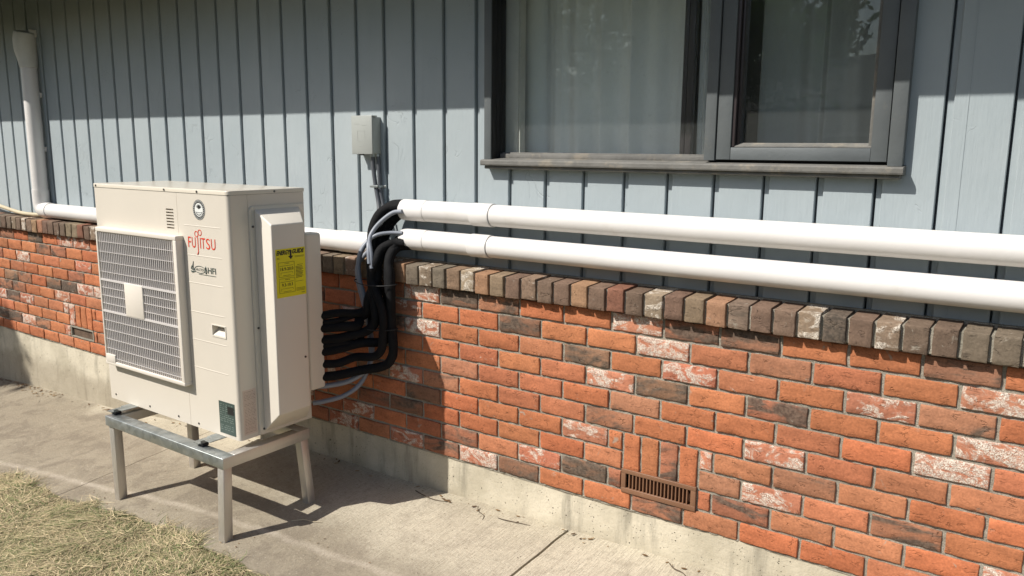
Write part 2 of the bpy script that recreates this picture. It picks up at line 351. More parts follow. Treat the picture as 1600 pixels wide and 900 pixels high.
def slab(x0, x1, name):
    n = max(2, int((x1-x0)/.06)); X = np.linspace(x0, x1, n+1); Y = np.linspace(-.83, .02, 16); vs = []; fs = []
    for j, y in enumerate(Y):
        for i, x in enumerate(X):
            yy = y if j else y+.012*math.sin(x*5)+.008*math.sin(x*17+1)+.004*math.sin(x*41)
            e = -.004 if (j == 0 or i in (0, n)) else 0
            xx = x+(.0010*math.sin(y*31+x)+.0012*math.sin(y*87) if i in (0, n) else 0)
            vs.append((xx, yy, gz(x, y)+e+.0012*math.sin(x*6+y*4)))
    nx = n+1
    fs = [(j*nx+i, j*nx+i+1, (j+1)*nx+i+1, (j+1)*nx+i) for j in range(len(Y)-1) for i in range(n)]
    rim = [i for i in range(nx)]+[j*nx+n for j in range(1, len(Y))]+[(len(Y)-1)*nx+i for i in range(n-1, -1, -1)]+[j*nx for j in range(len(Y)-2, 0, -1)]
    o = len(vs); vs += [(vs[k][0], vs[k][1], vs[k][2]-.09) for k in rim]; L = len(rim)
    fs += [(rim[(a+1) % L], rim[a], o+a, o+(a+1) % L) for a in range(L)]
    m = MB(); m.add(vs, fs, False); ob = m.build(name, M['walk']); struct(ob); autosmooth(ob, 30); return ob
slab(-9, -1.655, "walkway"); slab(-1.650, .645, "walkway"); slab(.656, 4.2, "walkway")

# ------------------------------------------------------------------ the house
house = thing("house", "single storey house wall of blue-grey grooved siding over weathered orange brick with a grey window", "house", (0, 0, 0))
# brick codes: O orange, o orange with traces of white, W whitened, D dark grey, B brown, T tan-orange
PAL = {'O': ((.455, .158, .072), .16, .06), 'o': ((.44, .162, .082), .52, .08), 'W': ((.44, .17, .10), .97, .20), 'D': ((.27, .14, .085), .30, .70),
       'B': ((.36, .15, .085), .20, .62), 'T': ((.42, .155, .078), .12, .30)}
ROWS = {1: (-20, "BBODOWWO"), 2: (-20, "OOOOBBOO"), 3: (-20, "BOWOoOWO"), 4: (-20, "OOoOOOBO"), 5: (-20, "ODBODDWW"), 6: (-20, "OBBOOWTo"),
        7: (-20, "WDWoo"), 8: (-20, "OoOOOO"), 9: (-20, "DDWBOW"), 10: (-20, "OOOOOoOO")}
RR = {1: (0, "WDBOOWBDOODOWO"), 2: (0, "WOODOOWoBoOWOB"), 3: (-1, "BWOOoDOWoOWBOO"), 4: (0, "OOoOTWDOBOOWOO"), 5: (-1, "OOBoTOBOOTOWoO"),
      6: (0, "WBOooBOOWoooBO"), 7: (-1, "ODOOOWOWTBTOOO"), 8: (-1, "BDOOOOoOBWoBOO"), 9: (-1, "OTBoWDBoBooOWO"), 10: (0, "WBWDOOBoOOoOOO")}
BL, CH, Z0 = .203025, .07447, .96
JT = .0105
BV, BF, BC, BP = [], [], [], []
def lerp_col(c, f): return tuple(max(0, x*f) for x in c)
def brick(x0, x1, z0, z1, code, yf=0., yb=.03, front_only=True, slope=0.):
    base, wh, dk = PAL[code] if isinstance(code, str) else code
    f = random.uniform(.82, 1.10); hue = random.uniform(.92, 1.12)
    c = (base[0]*f, base[1]*f*hue, base[2]*f*hue); par = (min(1, wh*random.uniform(.80, 1.12)), min(1, dk*random.uniform(.8, 1.15)), random.random())
    e_ = .0022; o = len(BV); j = .0010
    def cuts(p, q): n_ = max(2, int((q-p)/.016)); return [p, p+e_*.45, p+e_*1.3]+[p+e_*1.3+(q-p-2.6*e_)*i/n_ for i in range(1, n_)]+[q-e_*1.3, q-e_*.45, q]
    XS_ = cuts(x0, x1); ZS_ = cuts(z0, z1); nx = len(XS_)-1; nz = len(ZS_)-1
    chip = [random.uniform(.001, .006) if random.random() < .35 else random.uniform(0, .001) for _ in range(4)]
    seed = random.random()*100
    tilt = random.uniform(-.0012, .0012); push = random.uniform(-.0012, .0015)
    for b_ in range(nz+1):
        for a in range(nx+1):
            x = XS_[a]; z = ZS_[b_]; u = (x-x0)/(x1-x0); y = yf+push+tilt*(u-.5)*2
            y += .0011*math.sin(seed+x*71+z*49)+.0008*math.sin(seed*2+x*147-z*120)
            ea = min(a, nx-a); eb = min(b_, nz-b_); lv = min(ea, eb)
            y += (.0026, .0007, 0)[min(lv, 2)]+(random.uniform(-.0003, .0008) if lv < 2 else 0)
            wob = .0006*math.sin(seed+z*130)+.0005*math.sin(seed*3+z*410); wob2 = .0006*math.sin(seed+x*45)+.0005*math.sin(seed*3+x*170)+.0004*math.sin(seed*5+x*420)
            if ea < 2: x += wob*(1 if a < 3 else -1)+(random.uniform(-.0003, .0003) if ea == 0 else 0)
            if eb < 2: z += wob2
            if ea == 0 and eb == 0:
                cpk = chip[(a > 0)+2*(b_ > 0)]+.0006; x += cpk if a == 0 else -cpk; z += cpk*.8 if b_ == 0 else -cpk*.8; y += .0008
            BV.append((x, y, z))
    W_ = nx+1; fs = [(o+q*W_+p, o+q*W_+p+1, o+(q+1)*W_+p+1, o+(q+1)*W_+p) for q in range(nz) for p in range(nx)]
    rim = [p for p in range(W_)]+[q*W_+nx for q in range(1, nz+1)]+[nz*W_+p for p in range(nx-1, -1, -1)]+[q*W_ for q in range(nz-1, 0, -1)]
    r0 = len(BV); L = len(rim)
    for k in rim:
        x, y, z = BV[o+k]; BV.append((x, yb, z+(slope if k >= nz*W_ else 0)))
    fs += [(o+rim[(a+1) % L], o+rim[a], r0+a, r0+(a+1) % L) for a in range(L)]
    BF.extend(fs); BC.extend([c]*len(fs)); BP.extend([par]*len(fs))
def flush_bricks(name, parent):
    global BV, BF, BC, BP
    me = bpy.data.meshes.new(name); me.from_pydata(BV, [], BF)
    n = len(me.loops); ca = me.color_attributes.new("bcol", 'FLOAT_COLOR', 'CORNER'); cp = me.attributes.new("bpar", 'FLOAT_VECTOR', 'CORNER')
    A = np.ones((n, 4)); B = np.zeros((n, 3)); li = 0
    for f, c, p in zip(BF, BC, BP):
        k = len(f); A[li:li+k, :3] = c; B[li:li+k] = p; li += k
    ca.data.foreach_set('color', A.ravel()); cp.data.foreach_set('vector', B.ravel())
    ob = obj(name, me, M['brick'], parent); autosmooth(ob, 50); BV, BF, BC, BP = [], [], [], []; return ob
VENTS = [(.884, 1.166), (-3.165, -2.885)]      # openings: three courses deep
def code_for(row, k):
    kk = k
    for tab in (RR, ROWS):
        st, s_ = tab[row]
        if 0 <= kk-st < len(s_): return s_[kk-st]
    return random.choices("OoWDBT", [46, 16, 15, 8, 10, 5])[0]
for row in range(1, 11):
    z1 = Z0-(row-1)*CH-JT; z0 = Z0-row*CH
    for k in range(-32, 17):
        xe = (k if row % 2 else k-.5)*BL; xs_ = xe-BL+JT
        code = code_for(row, k); segs = [(xs_, xe)]
        if row in (7, 8, 9):
            for a, b in VENTS:
                ns = []
                for p, q in segs:
                    if q <= a or p >= b: ns.append((p, q)); continue
                    if p < a-JT-.018: ns.append((p, a-JT))
                    if q > b+JT+.018: ns.append((b+JT, q))
                segs = ns
        for p, q in segs: brick(p, q, z0, z1, code)
for (a, b), cs in zip(VENTS, ("OOBO", "WOOO")):
    wv = (b-a+JT)/4
    for i in range(4): brick(a+i*wv, a+(i+1)*wv-JT, Z0-8*CH, Z0-6*CH-JT, cs[i])
bricks = flush_bricks("brick_veneer", house)
# rowlock course
RP = {'k': ((.165, .105, .075), .12, .28), 'r': ((.24, .115, .075), .12, .2), 't': ((.30, .18, .105), .15, .1), 'l': ((.23, .16, .105), .25, .15), 'w': ((.27, .19, .13), .97, .12), 'h': ((.235, .165, .115), .82, .2),
      'g': ((.18, .135, .10), .35, .42), 'b': ((.14, .10, .075), .15, .85), 'o': ((.31, .165, .10), .55, .1), 'v': ((.17, .125, .09), .15, .3)}
RC = "tghglwtlkhkktkr"+"khklogkkwbkhkkvvk"+"khgkrkt"
for i in range(-90, 24):
    x0 = .881+.07447*i+.006; x1 = x0+.07447-.010
    code = RC[i+15] if 0 <= i+15 < len(RC) else random.choices("krtlwhgbov", [22, 14, 12, 12, 9, 9, 10, 6, 5, 8])[0]
    bz = random.uniform(-.0025, .0025)
    brick(x0, x1, .957+bz, 1.039+bz, RP[code], yf=-.030+random.uniform(-.002, .002), yb=.094, slope=.006)
row = flush_bricks("rowlock_course", house)
# mortar
m = MB()
def sheet(x0, x1, z0, z1, y, amp=.0010):
    n = max(2, int((x1-x0)/.03)); k = max(2, int((z1-z0)/.012))
    vs = [(x, y+amp*math.sin(x*53+z*91)*math.sin(x*17-z*37+1), z) for z in np.linspace(z0, z1, k+1) for x in np.linspace(x0, x1, n+1)]
    m.add(vs, [(q*(n+1)+p, q*(n+1)+p+1, (q+1)*(n+1)+p+1, (q+1)*(n+1)+p) for q in range(k) for p in range(n)], True)
zb_, zt_ = Z0-9*CH, Z0-6*CH
sheet(-6.6, 3.3, .205, zb_, .0074); sheet(-6.6, 3.3, zt_, Z0, .0074)
for p, q in ((-6.6, VENTS[1][0]), (VENTS[1][1], VENTS[0][0]), (VENTS[0][1], 3.3)): sheet(p, q, zb_, zt_, .0074)
for a, b in VENTS: sheet(a, b, Z0-8*CH-.004, zt_, .0074)
mortar_mesh = m
m = MB(); m.box(-6.6, 3.3, -.019, .096, .9605, 1.0335); m.build("sill_mortar", M['mortar'], house)
m = MB(); m.box(-6.6, 3.3, .085, .099, 1.034, 1.0475); m.build("mortar_fillet", M['mortar'], house)
# foundation
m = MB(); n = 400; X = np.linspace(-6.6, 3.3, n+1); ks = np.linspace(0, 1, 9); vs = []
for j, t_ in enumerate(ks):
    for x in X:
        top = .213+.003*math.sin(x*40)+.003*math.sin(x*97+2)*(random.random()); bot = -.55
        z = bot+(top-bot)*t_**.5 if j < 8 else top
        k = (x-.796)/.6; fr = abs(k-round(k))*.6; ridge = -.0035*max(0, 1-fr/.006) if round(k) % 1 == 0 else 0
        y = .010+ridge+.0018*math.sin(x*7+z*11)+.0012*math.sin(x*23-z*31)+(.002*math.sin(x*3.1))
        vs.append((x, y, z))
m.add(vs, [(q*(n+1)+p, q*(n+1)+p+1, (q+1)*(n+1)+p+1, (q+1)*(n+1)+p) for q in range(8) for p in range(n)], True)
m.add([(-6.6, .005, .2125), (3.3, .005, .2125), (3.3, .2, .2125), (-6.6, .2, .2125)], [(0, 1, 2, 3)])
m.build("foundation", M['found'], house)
m = mortar_mesh        # mortar squeezed out over the foundation edge
for i in range(70):
    x = random.uniform(-5.5, 2.2); w_ = random.uniform(.012, .05); h_ = random.uniform(.004, .013)
    bm = bmesh.new(); bmesh.ops.create_icosphere(bm, subdivisions=2, radius=1)
    for v in bm.verts: v.co = Vector((x+v.co.x*w_*.5, .009+v.co.y*.006, .2155+v.co.z*h_*.6-(.003)))
    m.bm(bm, True)
m.build("mortar_bed", M['mortar'], house)
# siding: grooved boards
m = MB(); PX, OX, CHW = .1695, .115, .024
WX0, WX1, WZ0, WZ1 = .198, 1.712, 1.462, 2.36
ZT = 2.50
def board(x0, x1, z0, z1):
    bv = .0022; yf = .100+random.uniform(-.0008, .0008)
    pr = [(x0, .148), (x0, yf+bv), (x0+bv, yf), (x1-bv, yf), (x1, yf+bv), (x1, .148)]
    vs = [(x, y, z) for z in (z0, z1) for x, y in pr]; N = len(pr)
    m.add(vs, [(i, i+1, N+i+1, N+i) for i in range(N-1)]+[tuple(range(N))[::-1], tuple(range(N, 2*N))])
for k in range(-40, 21):
    x0 = OX+PX*k+CHW; x1 = OX+PX*(k+1)
    parts = [(x0, x1, 1.03, ZT)]
    if x1 > WX0 and x0 < WX1:
        parts = [(x0, x1, 1.03, WZ0), (x0, x1, WZ1, ZT)]
        if x0 < WX0: parts.append((x0, WX0, WZ0, WZ1))
        if x1 > WX1: parts.append((WX1, x1, WZ0, WZ1))
    for p in parts: board(*p)
    for z0, z1 in ([(1.03, ZT)] if (x1 < WX0-.03 or x1 > WX1) else [(1.03, WZ0), (WZ1, ZT)]):
        m.box(x1+.0065+random.uniform(-.0012, .0012), x1+CHW-.0005, .1125, .147, z0, z1)
siding = m.build("siding", M['siding'], house)
m = MB()
for a in ((-6.8, WX0, 1.03, ZT), (WX1, 3.7, 1.03, ZT), (WX0, WX1, 1.03, WZ0), (WX0, WX1, WZ1, ZT)): m.box(a[0], a[1], .146, .20, a[2], a[3])
m.build("siding_backing", M['siding'], house)
m = MB()        # butt joint strip seen on the right-hand board
m.box(1.868, 1.871, .0985, .1005, 1.05, ZT); m.build("board_seam", M['siding'], house)
# eave
m = MB(); m.box(-7.2, 4.0, -.42, .20, 2.50, 2.515); m.build("soffit", M['soffit'], house)
m = MB(); m.box(-7.2, 4.0, -.445, -.421, 2.355, 2.62, .002); m.build("fascia", M['trim'], house)
m = MB(); m.add([(-7.3, -.58, 2.605), (4.1, -.58, 2.605), (4.1, 3.5, 4.0), (-7.3, 3.5, 4.0), (-7.3, -.58, 2.64), (4.1, -.58, 2.64), (4.1, 3.5, 4.035), (-7.3, 3.5, 4.035), (-7.3, 3.5, 2.4), (4.1, 3.5, 2.4)],
      [(0, 3, 2, 1), (4, 5, 6, 7), (0, 1, 5, 4), (0, 4, 7, 3), (1, 2, 6, 5)]); m.build("roof", M['roof'], house)
# shell behind the wall so no sky leaks in
m = MB(); m.box(-6.6, 3.3, 3.4, 3.5, -.4, 4.0); m.box(-6.7, -6.6, .012, 3.5, -.4, 3.4); m.box(3.3, 3.4, .012, 3.5, -.4, 3.4); m.build("outer_wall", M['siding'], house)

# ---------------- window (part of the house)
win = bpy.data.objects.new("window", None); col.objects.link(win); win.parent = house; win.empty_display_size = .1
m = MB()
m.box(.187, .2205, .068, .205, 1.486, 2.34, .0015); m.box(1.679, 1.720, .066, .205, 1.486, 2.34, .0015)      # side casings
m.box(.2208, 1.678, .070, .205, 2.30, 2.34, .0015); m.box(1.106, 1.143, .078, .235, 1.4955, 2.30, .0012)      # head, mullion
None; None
m.build("frame", M['trim'], win)
m = MB()    # sill: sloped top with a lip, moulding below
def prism_x(x0, x1, prof, mb): # prof (y,z) ccw
    N = len(prof); vs = [(x0, y, z) for y, z in prof]+[(x1, y, z) for y, z in prof]
    mb.add(vs, [(i, (i+1) % N, N+(i+1) % N, N+i) for i in range(N)]+[tuple(range(N))[::-1], tuple(range(N, 2*N))])
prism_x(.181, 1.726, [(.052, 1.463), (.050, 1.468), (.050, 1.480), (.054, 1.4845), (.235, 1.504), (.235, 1.463)], m)
prism_x(.194, 1.716, [(.066, 1.449), (.062, 1.453), (.064, 1.4628), (.2, 1.4628), (.2, 1.449)], m)
sl = m.build("sill", M['sill'], win)
m = MB(); m.box(.2275, 1.1055, .122, .134, 1.492, 1.5085, .001); m.box(.2275, 1.1055, .138, .150, 1.493, 1.514, .001); m.build("glazing_stop", M['sill'], win)
sash = obj("sash", bpy.data.meshes.new("sash"), None, win); bpy.data.objects.remove(sash)
m = MB(); S0, S1, SB, STp = 1.1465, 1.6735, 1.4985, 2.296
m.box(S0, S0+.048, .084, .150, SB, STp, .0015); m.box(S1-.046, S1, .084, .150, SB, STp, .0015)
m.box(S0+.0485, S1-.0465, .085, .150, SB, SB+.040, .0012); m.box(S0+.0485, S1-.0465, .085, .150, STp-.04, STp, .0012)
sash = m.build("sash", M['trim'], win)
m = MB(); g0, g1, gb = S0+.0485, S1-.0465, SB+.0425
for a in ((g0, g0+.010, .090, .150), (g0+.012, g0+.019, .104, .150)): m.box(a[0], a[1], a[2], a[3], gb, STp-.04, .0008)
m.build("glazing_bead", M['rail_in'], win)
m = MB(); prism_x(g0+.001, g1-.001, [(.092, gb-.001), (.092, gb+.002), (.122, gb+.013), (.122, gb-.001)], m); m.box(g1-.010, g1, .098, .150, gb+.004, STp-.04, .0008)
m.build("putty_line", M['sill'], win)
m = MB(); m.box(1.1425, 1.147, .110, .13, 1.4965, 2.3); m.box(1.673, 1.6785, .110, .13, 1.4965, 2.3); m.box(1.1465, 1.6735, .110, .13, 1.4935, 1.4988); m.build("gasket", M['darkline'], win)
m = MB(); m.box(.2275, 1.1055, .1515, .1555, 1.505, 2.299); m.build("glass_pane", M['glass'], win)
m = MB(); m.box(g0+.010, g1-.006, .126, .130, gb+.01, STp-.042); m.build("glass_pane", M['glass'], win)
m = MB(); m.box(.2208, .2232, .074, .105, 1.487, 2.30, .0005); m.box(.2208, .2250, .1055, .130, 1.489, 2.30, .0005); m.box(.2208, .2270, .1305, .160, 1.490, 2.30, .0005); m.build("jamb_shade_liner", M['darkline'], win)  # black lining paints the shade on the left reveal
m = MB(); m.box(.972, .988, .185, .21, 1.495, 2.30, .001); m.box(.991, 1.013, .183, .208, 1.495, 2.30, .001); m.build("inner_stile", M['rail_in'], win)
m = MB(); m.box(.2208, .284, .166, .20, 1.493, 2.30, .002); m.box(.2865, .291, .17, .205, 1.494, 2.30); m.build("inner_jamb", M['inner'], win)
# room behind
m = MB()
m.add([(.0, .206, 1.2), (2.2, .206, 1.2), (2.2, 2.2, 1.2), (0, 2.2, 1.2), (0, .206, 2.45), (2.2, .206, 2.45), (2.2, 2.2, 2.45), (0, 2.2, 2.45)], [(0, 1, 2, 3), (7, 6, 5, 4), (1, 5, 6, 2), (3, 2, 6, 7), (0, 3, 7, 4)])
m.build("room_lining", M['room'], house)
# curtains (hang inside: things of their own)
def curtain(x0, x1, y, folds, label, name="curtain"):
    cm = MB(); n = 160; zz = np.linspace(1.42, 2.38, 14); vs = []
    for z in zz:
        for i in range(n+1):
            u = i/n; x = x0+(x1-x0)*u
            fr_ = (folds*(u+.05*math.sin(9*u+1.3))+.015*z) % 1; yy = y+.040*(fr_/.86 if fr_ < .86 else (1-fr_)/.14)-.02+.006*math.sin(folds*2*math.pi*u)+.010*math.sin(folds*5.1*u*2+z*.8+1)+.004*math.sin(38*u+z*2)
            vs.append((x, yy, z))
    cm.add(vs, [(q*(n+1)+p, q*(n+1)+p+1, (q+1)*(n+1)+p+1, (q+1)*(n+1)+p) for q in range(13) for p in range(n)], True)
    o = cm.build(name, M['curtain']); sm = o.modifiers.new("thick", 'SOLIDIFY'); sm.thickness = .0015
    return tag(o, label, "curtain", "curtains behind the window glass")
curtain(.232, .985, .278, 4.2, "wide pale curtain in soft folds filling the left window pane")
curtain(1.20, 1.66, .34, 2.1, "dull grey curtain hanging deep behind the right casement pane")
col.objects[-1].data.materials[0] = simple("grey_lining_curtain", (.46, .48, .45), .9, var=.05)
curtain(1.014, 1.135, .245, .9, "narrow strip of pale curtain right of the dark inner stile")

# ---------------- brick vents (parts of the house)
def vent_right():
    v = bpy.data.objects.new("vent_grille", None); col.objects.link(v); v.parent = house
    m = MB(); x0, x1, z0, z1 = .880, 1.170, .278, .369; yf = -.006; ix0, ix1, iz0, iz1 = .898, 1.151, .297, .353
    for a in ((x0, x1, z0, iz0), (x0, x1, iz1, z1)): m.box(a[0], a[1], yf, .006, a[2], a[3], .0015)
    for a in ((x0, ix0), (ix1, x1)): m.box(a[0], a[1], yf+.0005, .006, iz0-.002, iz1+.002, .0012)
    fr = m.build("frame", M['vent'], v)
    m = MB(); n = 18; p = (ix1-ix0)/n
    for i in range(n-1): x = ix0+p*(i+1); m.box(x-.0022, x+.0022, yf+.002, .014, iz0-.002, iz1+.002)
    m.build("slat", M['vent'], v)
    m = MB(); m.box(.905, 1.145, .016, .020, iz0-.004, iz1+.004); 
    m2 = MB()
    m2.add([(x0+.004, .060, z0), (x1-.004, .060, z0), (x1-.004, .060, z1), (x0+.004, .060, z1)], [(0, 1, 2, 3)]); m2.build("back_plate", M['cavity'], v)
    m3 = MB()
    for i in range(5): z = .302+i*.010; m3.box(.96+.01*i, 1.148, .022, .040, z, z+.0016)
    m3.box(1.138, 1.146, .006, .022, .305, .335, .001); m3.build("damper", M['vent'], v)
    
vent_right()
v = bpy.data.objects.new("vent_cover", None); col.objects.link(v); v.parent = house
m = MB(); a, b = VENTS[1]
m.box(a-.003, b+.003, .000, .012, .289, .296); m.box(a-.003, b+.003, .000, .012, .352, .3615); m.box(a-.003, a+.007, .0005, .0125, .296, .352); m.box(b-.007, b+.003, .0005, .0125, .296, .352)
m.build("frame", M['mortar'], v)
m = MB(); m.box(a+.008, b-.008, .0135, .02, .297, .351); m.build("panel", simple("brown_vent_panel", (.11, .07, .045), .7, var=.3, vs=20), v)

# ------------------------------------------------------------------ outdoor unit
UX0, UX1, UY0, UY1, UZ0, UZ1 = -1.456, -.478, -.661, -.296, .3675, 1.3635
unit = thing("heat_pump_unit", "cream outdoor heat pump with a large square fan grille on an aluminium stand", "heat pump", ((UX0+UX1)/2, (UY0+UY1)/2, UZ0))
def bool_cut(o, cutters):
    for c in cutters:
        md = o.modifiers.new("b", 'BOOLEAN'); md.operation = 'DIFFERENCE'; md.solver = 'EXACT'; md.object = c
    dg = bpy.context.evaluated_depsgraph_get(); dg.update(); me = bpy.data.meshes.new_from_object(o.evaluated_get(dg))
    o.modifiers.clear(); old = o.data; o.data = me
    for c in cutters: bpy.data.objects.remove(c)
bm = bmesh.new(); bmesh.ops.create_cube(bm, size=1)
for q in bm.verts: q.co = Vector(((UX0+UX1)/2+q.co.x*(UX1-UX0), (UY0+UY1)/2+q.co.y*(UY1-UY0), (UZ0+UZ1-.018)/2+q.co.z*(UZ1-.018-UZ0)))
ve = [e for e in bm.edges if abs(e.verts[0].co.z-e.verts[1].co.z) > .5 and e.verts[0].co.y < -.5]
bmesh.ops.bevel(bm, geom=ve, offset=.016, segments=6, profile=.5, affect='EDGES')
me = bpy.data.meshes.new("casing"); bm.to_mesh(me); bm.free(); casing = obj("casing", me, M['unit'], unit)
def cutter(x0, x1, y0, y1, z0, z1):
    c = MB(); c.box(x0, x1, y0, y1, z0, z1); return c.build("cut", None)
GX0, GX1, GZ0, GZ1 = -1.398, -.782, .548, 1.174
cuts = [cutter(GX0+.035, GX1-.028, -.70, -.42, GZ0+.03, GZ1-.028)]
for i in range(7): z = 1.2745-i*.0125; cuts.append(cutter(-.893, -.840, -.67, -.650, z-.0033, z+.0033))
cuts.append(cutter(-.8135, -.8120, -.67, -.6595, .36, 1.37))
cuts.append(cutter(-.620, -.537, -.67, -.632, .784, .827))
cuts.append(cutter(-.4795, -.47, -.5745, -.5725, .36, 1.37))
bool_cut(casing, cuts); autosmooth(casing, 28)
# lid
bm = bmesh.new(); bmesh.ops.create_cube(bm, size=1)
for q in bm.verts: q.co = Vector(((UX0+UX1)/2+q.co.x*(UX1-UX0+.004), (UY0+UY1)/2+q.co.y*(UY1-UY0+.004), UZ1-.0085+q.co.z*.0165))
ve = [e for e in bm.edges if abs(e.verts[0].co.x-e.verts[1].co.x) < .01 and abs(e.verts[0].co.y-e.verts[1].co.y) < .01 and e.verts[0].co.y < -.5]
bmesh.ops.bevel(bm, geom=ve, offset=.018, segments=6, profile=.5, affect='EDGES')
te = [e for e in bm.edges if e.verts[0].co.z > UZ1-.004 and e.verts[1].co.z > UZ1-.004]
bmesh.ops.bevel(bm, geom=te, offset=.004, segments=3, profile=.5, affect='EDGES')
me = bpy.data.meshes.new("lid"); bm.to_mesh(me); bm.free(); lid = obj("lid", me, simple("glossy_cream_lid", (.66, .60, .50), .22, var=.02, vs=4), unit); autosmooth(lid, 35)
m = MB(); m.box(UX0+.003, UX1-.003, UY0+.003, UY1-.003, UZ1-.0195, UZ1-.015); m.build("lid_seam", M['darkline'], unit)
# embossed lines on the service side of the front
m = MB()
for z in (1.217, 1.0985, .986, .8665, .750, .632):
    pr = [(UY0+.0002, z-.0025), (UY0-.0008, z+.0005), (UY0-.0008, z+.002), (UY0+.0002, z+.0035)]; prism_x(-.772, -.534, pr, m)
m.build("embossed_rib", M['unit'], unit)
# grip: slanted floor inside the recess and its rim
m = MB(); prism_x(-.6195, -.5375, [(-.6605, .7845), (-.6605, .787), (-.634, .808), (-.634, .7845)], m)
for a in ((-.624, -.533, .7805, .7840), (-.624, -.533, .827, .8305), (-.624, -.620, .784, .827), (-.537, -.533, .784, .827)): m.box(a[0], a[1], UY0-.0025, UY0-.0002, a[2], a[3])
m.build("grip", M['cover'], unit)
# cavity, coil, fan
m = MB(); x0, x1, z0, z1 = GX0+.037, GX1-.030, GZ0+.032, GZ1-.030
m.add([(x0, -.655, z0), (x1, -.655, z0), (x1, -.655, z1), (x0, -.655, z1), (x0, -.425, z0), (x1, -.425, z0), (x1, -.425, z1), (x0, -.425, z1)], [(0, 1, 5, 4), (2, 3, 7, 6), (1, 2, 6, 5), (3, 0, 4, 7)]); m.build("fan_shroud", M['cavity'], unit)
m = MB(); m.add([(x0, -.426, z0), (x1, -.426, z0), (x1, -.426, z1), (x0, -.426, z1)], [(0, 1, 2, 3)])
m.build("coil", M['coil'], unit)
cx, cz = (x0+x1)/2, (z0+z1)/2
fan = bpy.data.objects.new("fan", None); col.objects.link(fan); fan.parent = unit; fan.matrix_parent_inverse = Matrix.Translation(-Vector(unit.location))
m = MB(); m.tube([(cx, -.60, cz), (cx, -.52, cz)], .07, 28); m.build("hub", M['fan'], fan)
for k in range(3):
    vs = []; 
    for j in range(9):
        r = .06+.20*j/8
        for i in range(7):
            th = 2*math.pi*k/3+(i/6-.5)*1.35+.25*j/8; vs.append((cx+r*math.cos(th), -.56+.035*(i/6-.5)*2, cz+r*math.sin(th)))
    m = MB(); m.add(vs, [(j*7+i, j*7+i+1, (j+1)*7+i+1, (j+1)*7+i) for j in range(8) for i in range(6)], True)
    o = m.build("blade", M['fan'], fan); sm = o.modifiers.new("t", 'SOLIDIFY'); sm.thickness = .004
# grille: raised frame, thin bars
gr = bpy.data.objects.new("grille", None); col.objects.link(gr); gr.parent = unit; gr.matrix_parent_inverse = Matrix.Translation(-Vector(unit.location))
YG = -.697
m = MB()
for a in ((GX0, GX1, GZ1-.020, GZ1), (GX0, GX1, GZ0, GZ0+.018), (GX0, GX0+.012, GZ0+.016, GZ1-.018), (GX1-.024, GX1, GZ0+.016, GZ1-.018)): m.box(a[0], a[1], YG, UY0+.001, a[2], a[3], .004, 3)
m.build("frame", M['grille'], gr)
m = MB(); bx0, bx1, bz0, bz1 = GX0+.010, GX1-.022, GZ0+.016, GZ1-.018
nb = 40
for i in range(1, nb):
    x = bx0+(bx1-bx0)*i/nb; m.box(x-.0015, x+.0015, YG+.004, YG+.010, bz0, bz1)
m.build("vertical_bar", M['bars'], gr)['kind'] = 'stuff'
m = MB()
for z, h_ in [(bz1-.045*i, .0008) for i in range(1, 5)]+[(.940, .0055), (.904, .0011), (.868, .0011), (.832, .0011), (.797, .0055)]+[(.797-.043*i, .0008) for i in range(1, 6)]:
    m.box(bx0, bx1, YG+.0015 if h_ > .003 else YG+.003, YG+.013, z-h_*.8, z+h_*.8)
m.build("horizontal_bar", M['bars'], gr)
m = MB(); m.box(-1.195, -1.052, YG-.0005, YG+.010, .795, .943, .003); m.build("centre_plate", M['grille'], gr)
m = MB(); m.box(GX0+.008, -1.315, YG-.001, YG+.010, GZ0+.012, GZ0+.050, .002); m.build("corner_plate", M['grille'], gr)
# side service panel and valve covers
m = MB()
bm = bmesh.new(); bmesh.ops.create_cube(bm, size=1)
for q in bm.verts: q.co = Vector((-.4745+q.co.x*.007, -.4365+q.co.y*.271, .834+q.co.z*.932))
bmesh.ops.bevel(bm, geom=[e for e in bm.edges if abs(e.verts[0].co.y-e.verts[1].co.y) < .01 and abs(e.verts[0].co.z-e.verts[1].co.z) < .01 and e.verts[0].co.y < -.5], offset=.018, segments=5, profile=.5, affect='EDGES')
bmesh.ops.bevel(bm, geom=[e for e in bm.edges if e.verts[0].co.x > -.472 and e.verts[1].co.x > -.472], offset=.002, segments=2, affect='EDGES')
m.bm(bm, True); o = m.build("service_panel", M['unit_side'], unit); autosmooth(o, 35)
m = MB(); m.hull([(-.473, -.548, .378), (-.473, -.325, .378), (-.473, -.325, 1.288), (-.473, -.548, 1.288)], [(-.345, -.571, .478), (-.345, -.412, .478), (-.345, -.412, 1.236), (-.345, -.571, 1.236)], .006, 4)
cov = m.build("valve_cover", M['cover'], unit); autosmooth(cov, 50)
m = MB(); m.box(-.485, -.416, -.345, -.262, .508, 1.178, .012, 4); o = m.build("pipe_cover", M['cover'], unit); autosmooth(o, 50)
# screws
def screw(p, axis, parent, r=.0045):
    m = MB(); a = Vector(p); d = Vector((0, -1, 0)) if axis == 'y' else Vector((1, 0, 0)); m.tube([a-d*.001, a+d*.0022], r, 12); m.tube([a+d*.002, a+d*.0030], r*.45, 6); return m.build("screw", M['screw'], parent)
for p in [(-1.425, UY0-.002, 1.354), (-.893, UY0-.002, 1.354), (-.669, UY0-.002, 1.354), (-1.40, UY0, .392), (-1.12, UY0, .389), (-.90, UY0, .388), (-.755, UY0, .386)]: screw(p, 'y', unit)
for p in [(-.476, -.445, 1.354), (-.4705, -.559, 1.221), (-.4705, -.556, .815), (-.4705, -.552, .392), (-.4775, -.335, .388), (-.4775, -.365, .386), (-.3445, -.43, .69)]: screw(p, 'x', unit)
